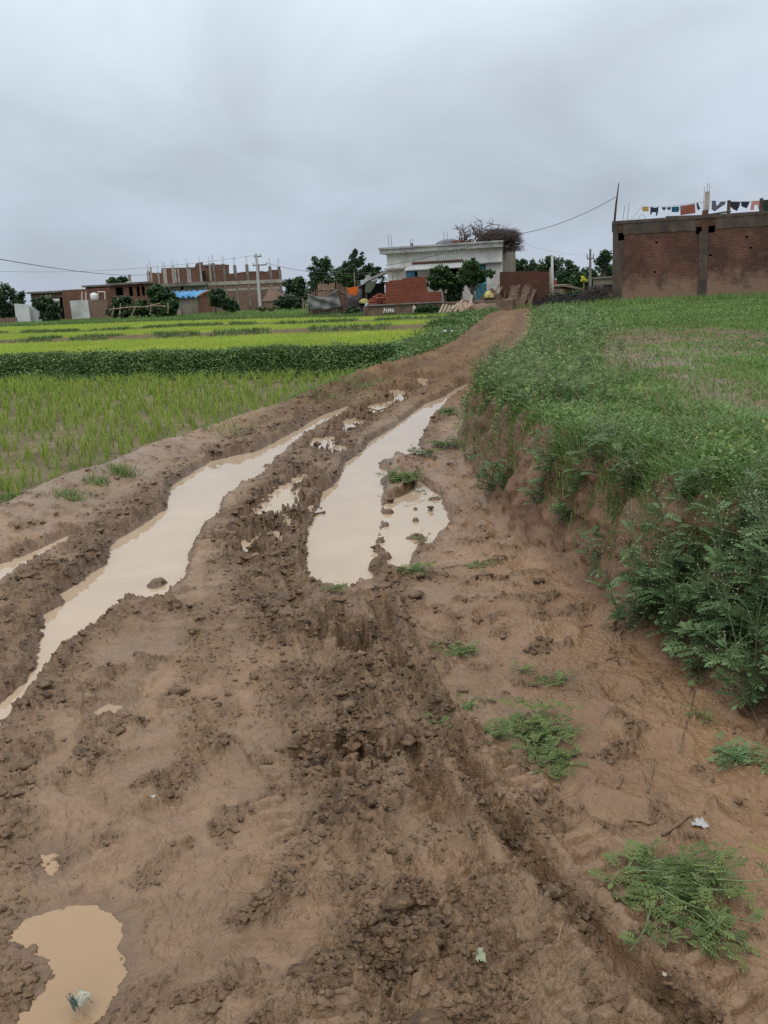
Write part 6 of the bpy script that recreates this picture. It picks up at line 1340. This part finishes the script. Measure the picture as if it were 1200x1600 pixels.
p5 = aty(912, 456, 62); pt5 = aty(913, 436, 62); gp = thing('flower_post', 'short post topped by a yellow flower cluster near the mud hut', 'post', (p5[0], p5[1], 0)); m = MB(); m.tube([(0, 0, 0), (0, 0, pt5[2])], .05, 6); m.build('stake', WOOD, gp); m = MB()
for i in range(14): m.box(*(lambda a, b_, c: (a - .06, a + .06, b_ - .06, b_ + .06, c - .06, c + .06))(random.uniform(-.15, .15), random.uniform(-.15, .15), pt5[2] + random.uniform(-.12, .2)), jit=.03)
m.build('blossom', simple('yellow_blossom', (0.45, 0.42, 0.03), .7), gp)
Fh = Frame(879, 461, 66, 5, .35); hut = thing('mud_hut', 'low mud hut with sloping tile roof among the far trees', 'hut', (Fh.o[0], Fh.o[1], 0), Fh.th); w_ = Fh.loc(906, 455)[0]
m = MB(); m.box(0, w_ * .62, 0, 2.2, .1, Fh.loc(885, 451)[1]); m.build('wall', MUDW, hut); m = MB(); m.box(w_ * .62, w_, .3, 2.2, .1, Fh.loc(900, 452)[1]); m.build('porch_shade_block', DARKV, hut)  # solid black box paints the shade of the porch
a = [Fh.loc(*c) for c in ((880, 445), (884, 444), (908, 451), (907, 453.5), (880, 447.5))]; m = MB(); m.prism(a, -.4, 2.5); m.build('roof', simple('old_tile', (0.20, 0.14, 0.105), .9, .3, 5, .4), hut)
pL = aty(0, 405, 34); pM = aty(226, 430, 80) ; wire(sag(pL, aty(235, 429, 84), .25) , 'thick overhead wire crossing the sky from the left border to the unfinished building', .014)
wire(sag(pole_top, np.array(F.world(0, 0, 0)) * 0 + aty(797, 367, 50.5), .30), 'wire from the roof pole of the brick building to the white house', .014)
wire(sag(aty(797, 367, 50.4), aty(602, 415, 50.0), .12), 'wire running slantwise across the white house front', .012)
wire(sag(np.array([p0[0] + .4, p0[1], pt[2] - .1]), aty(0, 424, 84), .5), 'faint upper wire left of the pale electric pole', .010)
wire(sag(np.array([p0[0] + .8, p0[1], pt[2] - .8]), aty(606, 424, 53), .4), 'wire from the pale electric pole past the trees to the white house', .014)
wire(sag(np.array([p1[0], p1[1], pt1[2] - .4]), aty(797, 372, 53), .3), 'faint wire from the dark electric pole to the white house', .005)

# ------------------------------------------------------------------ trees
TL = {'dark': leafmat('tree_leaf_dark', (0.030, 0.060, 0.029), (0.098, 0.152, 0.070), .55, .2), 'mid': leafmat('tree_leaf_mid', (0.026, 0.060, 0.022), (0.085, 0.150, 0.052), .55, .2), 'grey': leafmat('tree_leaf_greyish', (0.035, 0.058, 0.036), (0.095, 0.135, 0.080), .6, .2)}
def tree(name, label, cat, lobes, Y, pyb, leaf='dark', n=2200, ls=None, group=None, trunk=True, clump=0.34, px_t=None, gap=0.0):
    """lobes: (px, py, half width px, half height px) of the crown's masses; Y: distance"""
    rg = np.random.default_rng(abs(hash(label)) % 99991 if False else sum(map(ord, label)))
    sc = Y / FPX * 1.03; L_ = [(aty(a, b_, Y), w_ * sc, h * sc) for a, b_, w_, h in lobes]
    pb = aty(px_t or lobes[0][0], pyb, Y); base = np.array([pb[0], pb[1], gz(pb)])
    r_ = thing(name, label, cat, base, 0, group)
    P = []; T = []; area = sum(w_ * h for _, w_, h in L_)
    for c, w_, h in L_:
        k = max(9, int(40 * (w_ * h / area) ** .7 * (len(L_) ** .5)))
        for j in range(k):
            d = rg.normal(0, 1, 3); d /= np.linalg.norm(d); q = c + d * np.array([w_ * 1.08, w_ * .85, h * 1.05]) * rg.uniform(.3, 1.0) ** .6
            m_ = max(4, int(2.8 * n * w_ * h / area / k * rg.uniform(.5, 1.5))); rad_ = clump * min(w_, h) * rg.uniform(.6, 1.3)
            e = rg.normal(0, 1, (m_, 3)); e /= np.linalg.norm(e, axis=1)[:, None]; e *= rad_ * rg.random((m_, 1)) ** .45
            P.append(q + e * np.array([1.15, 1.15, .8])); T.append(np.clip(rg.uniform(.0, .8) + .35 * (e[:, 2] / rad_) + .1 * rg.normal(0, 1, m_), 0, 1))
    P = np.concatenate(P) - base; T = np.concatenate(T); ls_ = ls or 0.0021 * Y
    if trunk:
        m = MB(); top_ = L_[0][0] - base; hgt = top_[2]; tr = max(.035, .055 * hgt ** .8)
        t1 = np.array([top_[0] * .15, top_[1] * .2, hgt * .35]); t2 = np.array([top_[0] * .6, top_[1] * .7, hgt * .75])
        m.tube([(0, 0, -.2), t1, t2, top_ + np.array([0, 0, L_[0][2] * .4])], [tr, tr * .8, tr * .5, tr * .2], 7)
        for c, w_, h in L_:
            for j in range(4):
                e = c - base + rg.normal(0, .42, 3) * np.array([w_, w_, h]); s_ = t1 + (t2 - t1) * rg.random(); m.tube([s_, (s_ + e) / 2 + rg.normal(0, .06 * hgt, 3) * .5, e], [tr * .45, tr * .3, tr * .08], 5, False)
        m.build('trunk', BARK, r_, True, uv=False)
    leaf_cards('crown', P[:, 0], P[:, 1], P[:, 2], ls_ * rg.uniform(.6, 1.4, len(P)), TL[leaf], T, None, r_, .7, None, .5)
    return r_
BG = 'trees behind the village'
tree('tree', 'large dark tree at the left border above the low brick wall', 'tree', [(8, 468, 24, 20), (25, 482, 12, 20), (-20, 470, 26, 24), (0, 488, 24, 14)], 90, 508, n=3600)
tree('shrub', 'dark leafy shrub beside the white wall panels at far left', 'shrub', [(76, 480, 14, 14), (86, 488, 8, 12), (62, 474, 14, 8), (78, 497, 14, 8)], 80, 503, 'dark', n=1800)
tree('tree', 'small tree crown showing above the flat brick house roof', 'tree', [(183, 440, 13, 6), (195, 437, 6, 3)], 105, 480, 'mid', n=700)
tree('shrub', 'dense shrubs between brick house and blue roofed shed, left one', 'shrub', [(190, 475, 14, 12), (200, 485, 22, 8), (178, 485, 10, 9)], 78, 495, 'dark', n=1700)
tree('tree', 'loose leafy tree before the grey wing and blue roof', 'tree', [(246, 458, 15, 11), (258, 468, 20, 8), (240, 478, 16, 10)], 77, 494, 'mid', n=1800)
tree('shrub', 'tangled shrub at the left front of the blue roofed shed', 'shrub', [(225, 482, 16, 10), (258, 484, 16, 9), (272, 476, 9, 6)], 76, 497, 'mid', n=1800)
tree('tree', 'small dark tree at the right gable of the blue roofed shed', 'tree', [(340, 463, 13, 9), (349, 472, 9, 10), (334, 470, 6, 8)], 74, 494, 'dark', n=1500, px_t=337)
tree('shrub', 'low dark bush right of the small gable tree', 'shrub', [(357, 474, 10, 8), (366, 480, 8, 6)], 74, 491, 'mid', n=700, px_t=352)
tree('shrub', 'dark bush at the foot of the unfinished building behind the electric pole', 'shrub', [(398, 468, 16, 13), (385, 474, 9, 8)], 92, 485, 'dark', n=1300)
tree('shrub', 'greyish bush at the right end of the unfinished building', 'shrub', [(448, 470, 12, 10), (462, 474, 14, 8), (436, 476, 9, 7)], 84, 487, 'grey', n=1300)
tree('tree', 'round tree right of the unfinished building', 'tree', [(460, 446, 14, 12), (456, 462, 17, 14)], 100, 482, 'dark', n=1400, group=BG)
tree('tree', 'pointed conical tree between the round tree and the tall tree', 'tree', [(471, 447, 5, 12), (473, 459, 9, 10)], 98, 482, 'dark', n=1000, group=BG)
tree('tree', 'tall dark tree left of the gap behind the tarp shelter', 'tree', [(500, 418, 15, 14), (508, 413, 11, 10), (494, 434, 14, 12), (506, 445, 24, 16), (500, 460, 26, 14)], 92, 480, 'dark', n=3000, group=BG)
tree('tree', 'broad dark tree behind the orange cloth with a spur on top', 'tree', [(556, 418, 24, 14), (557, 399, 9, 7), (578, 424, 18, 13), (536, 424, 16, 12), (555, 440, 42, 16), (550, 458, 44, 14)], 95, 480, 'dark', n=4600, group=BG)
tree('shrub', 'light green bushes over the cane screens', 'shrub', [(528, 443, 10, 6), (545, 438, 12, 8), (538, 450, 14, 8)], 60, 485, 'mid', n=900)
tree('bush', 'round bush growing before the corrugated awning', 'bush', [(688, 432, 18, 14), (682, 441, 17, 10), (698, 440, 14, 11), (690, 424, 12, 8)], 48.6, 474, 'mid', n=2600, px_t=697)
tree('bush', 'taller open bush with a branch reaching right before the teal door', 'bush', [(735, 424, 14, 13), (741, 412, 5, 8), (755, 429, 17, 6), (728, 438, 12, 10), (745, 436, 12, 7)], 48.4, 474, 'mid', n=2400, px_t=741)
tree('bush', 'dark low bush in the shadow between the two yard bushes', 'bush', [(711, 452, 10, 14), (706, 464, 10, 8), (716, 444, 7, 10)], 48.9, 474, 'dark', n=1400)
tree('weed_patch', 'green weeds on the plinth slope right of the stone slab', 'weeds', [(665, 484, 14, 6), (677, 486, 10, 6), (655, 488, 8, 4)], 45.8, 492, 'mid', n=1000, trunk=False)
tree('weed_patch', 'weeds beside the path right of the tarpaulin', 'weeds', [(551, 485, 9, 5), (545, 490, 8, 4)], 53.5, 492, 'dark', n=600, trunk=False)
tree('tree', 'tree hidden behind the right corner of the white house', 'tree', [(806, 420, 10, 18), (800, 436, 12, 14)], 92, 470, 'dark', n=1400, group=BG)
tree('tree', 'pale misty tree behind the brown brick wall', 'tree', [(822, 417, 13, 12), (834, 426, 12, 10), (822, 432, 18, 12)], 105, 470, 'grey', n=1600, group=BG)
tree('tree', 'dark tree directly behind the pale concrete pole', 'tree', [(856, 418, 14, 14), (870, 414, 13, 12), (848, 428, 12, 12), (862, 440, 24, 18)], 90, 468, 'dark', n=2800, group=BG)
tree('tree', 'dark tree sloping down right of the pale concrete pole', 'tree', [(886, 424, 15, 13), (896, 432, 12, 12), (884, 442, 20, 14)], 88, 466, 'dark', n=2200, group=BG)
tree('tree', 'lower rounded tree behind the dark electric pole', 'tree', [(914, 432, 16, 10), (930, 430, 14, 10), (905, 440, 16, 12), (925, 444, 20, 12)], 82, 464, 'mid', n=2200, group=BG)
tree('tree', 'slender open tree standing highest beside the brick building', 'tree', [(946, 397, 7, 5), (937, 408, 6, 5), (950, 405, 5, 5), (941, 403, 5, 4), (944, 417, 5, 5)], 72, 462, 'grey', n=700, px_t=944, clump=.6)
tree('tree', 'rounded tree squeezed against the left edge of the brick building', 'tree', [(955, 428, 12, 14), (948, 440, 14, 12)], 80, 464, 'mid', n=1200, group=BG)
for i, (a, w_) in enumerate(((-70, 40), (-130, 50), (1000, 60), (1120, 60))):
    tree('tree', ('tree beyond the left border of the view', 'second tree beyond the left border', 'tree hidden behind the brick building', 'second tree hidden behind the brick building')[i], 'tree', [(a, 470 if a < 0 else 428, w_, 22), (a + 20, 480 if a < 0 else 436, w_ * .8, 18)], 105, 500 if a < 0 else 460, 'dark', n=900, group=BG) if a < 0 else None
# fence sticks left of the blue shed and in the field
fr = thing('stick_fence', 'rickety fence of crooked sticks before the left shrubs', 'fence', (0, 0, 0))
for i, (a, b_) in enumerate([((186, 492), (188, 474)), ((205, 494), (212, 478)), ((234, 492), (236, 474)), ((262, 490), (262, 473)), ((170, 484), (215, 479)), ((215, 480), (258, 478)), ((228, 480), (250, 474)), ((175, 492), (178, 478))]):
    p, q = aty(*a, 74), aty(*b_, 74.2); m = MB(); m.tube([p, (p + q) / 2 + np.array([.05, 0, .03]), q], .04, 5); m.build('stick', CANE, fr)
for i, (a, yt, yb, lab) in enumerate(((473, 466, 487, 'left pale stake in the grass left of the tarpaulin'), (476.5, 470, 487, 'right pale stake in the grass left of the tarpaulin'))):
    p, q = aty(a + 2, yb, 56), aty(a, yt, 56); m = MB(); m.tube([p, q], .035, 5); o = m.build('garden_stake', CANE, None, uv=False); setprops(o, lab, 'stake')
for i, (a, b_, lab) in enumerate((((410, 487), 9, 'withered banana plant just right of the pale electric pole base'), ((424, 487), 7, 'second withered banana plant further right of the electric pole'))):
    p = aty(*a, 76); p[2] = gz(p); m = MB()
    for j in range(b_):
        an = j * 2.4; d = np.array([math.cos(an), math.sin(an) * .6, 0]); m.tube([p, p + d * .35 + np.array([0, 0, .55]), p + d * .8 + np.array([0, 0, .35])], [.07, .10, .02], 4)
    o = m.build('banana_plant', simple('withered_leaf', (0.075, 0.070, 0.035), .9, .4, 4) if i == 0 else bpy.data.materials['withered_leaf'], None, uv=False); setprops(o, lab, 'plant')
for i, (px, py, w_, lab) in enumerate([(895, 470, .9, 'green weeds in front of the mud hut'), (870, 476, .8, 'weeds at the right end of the brown brick wall'), (905, 472, .9, 'weeds before the dark electric pole')]):
    tree('weed_patch', lab, 'weeds', [(px, py - 8, 16, 7), (px - 8, py - 5, 12, 5)], 50, py, 'mid', n=700, trunk=False)
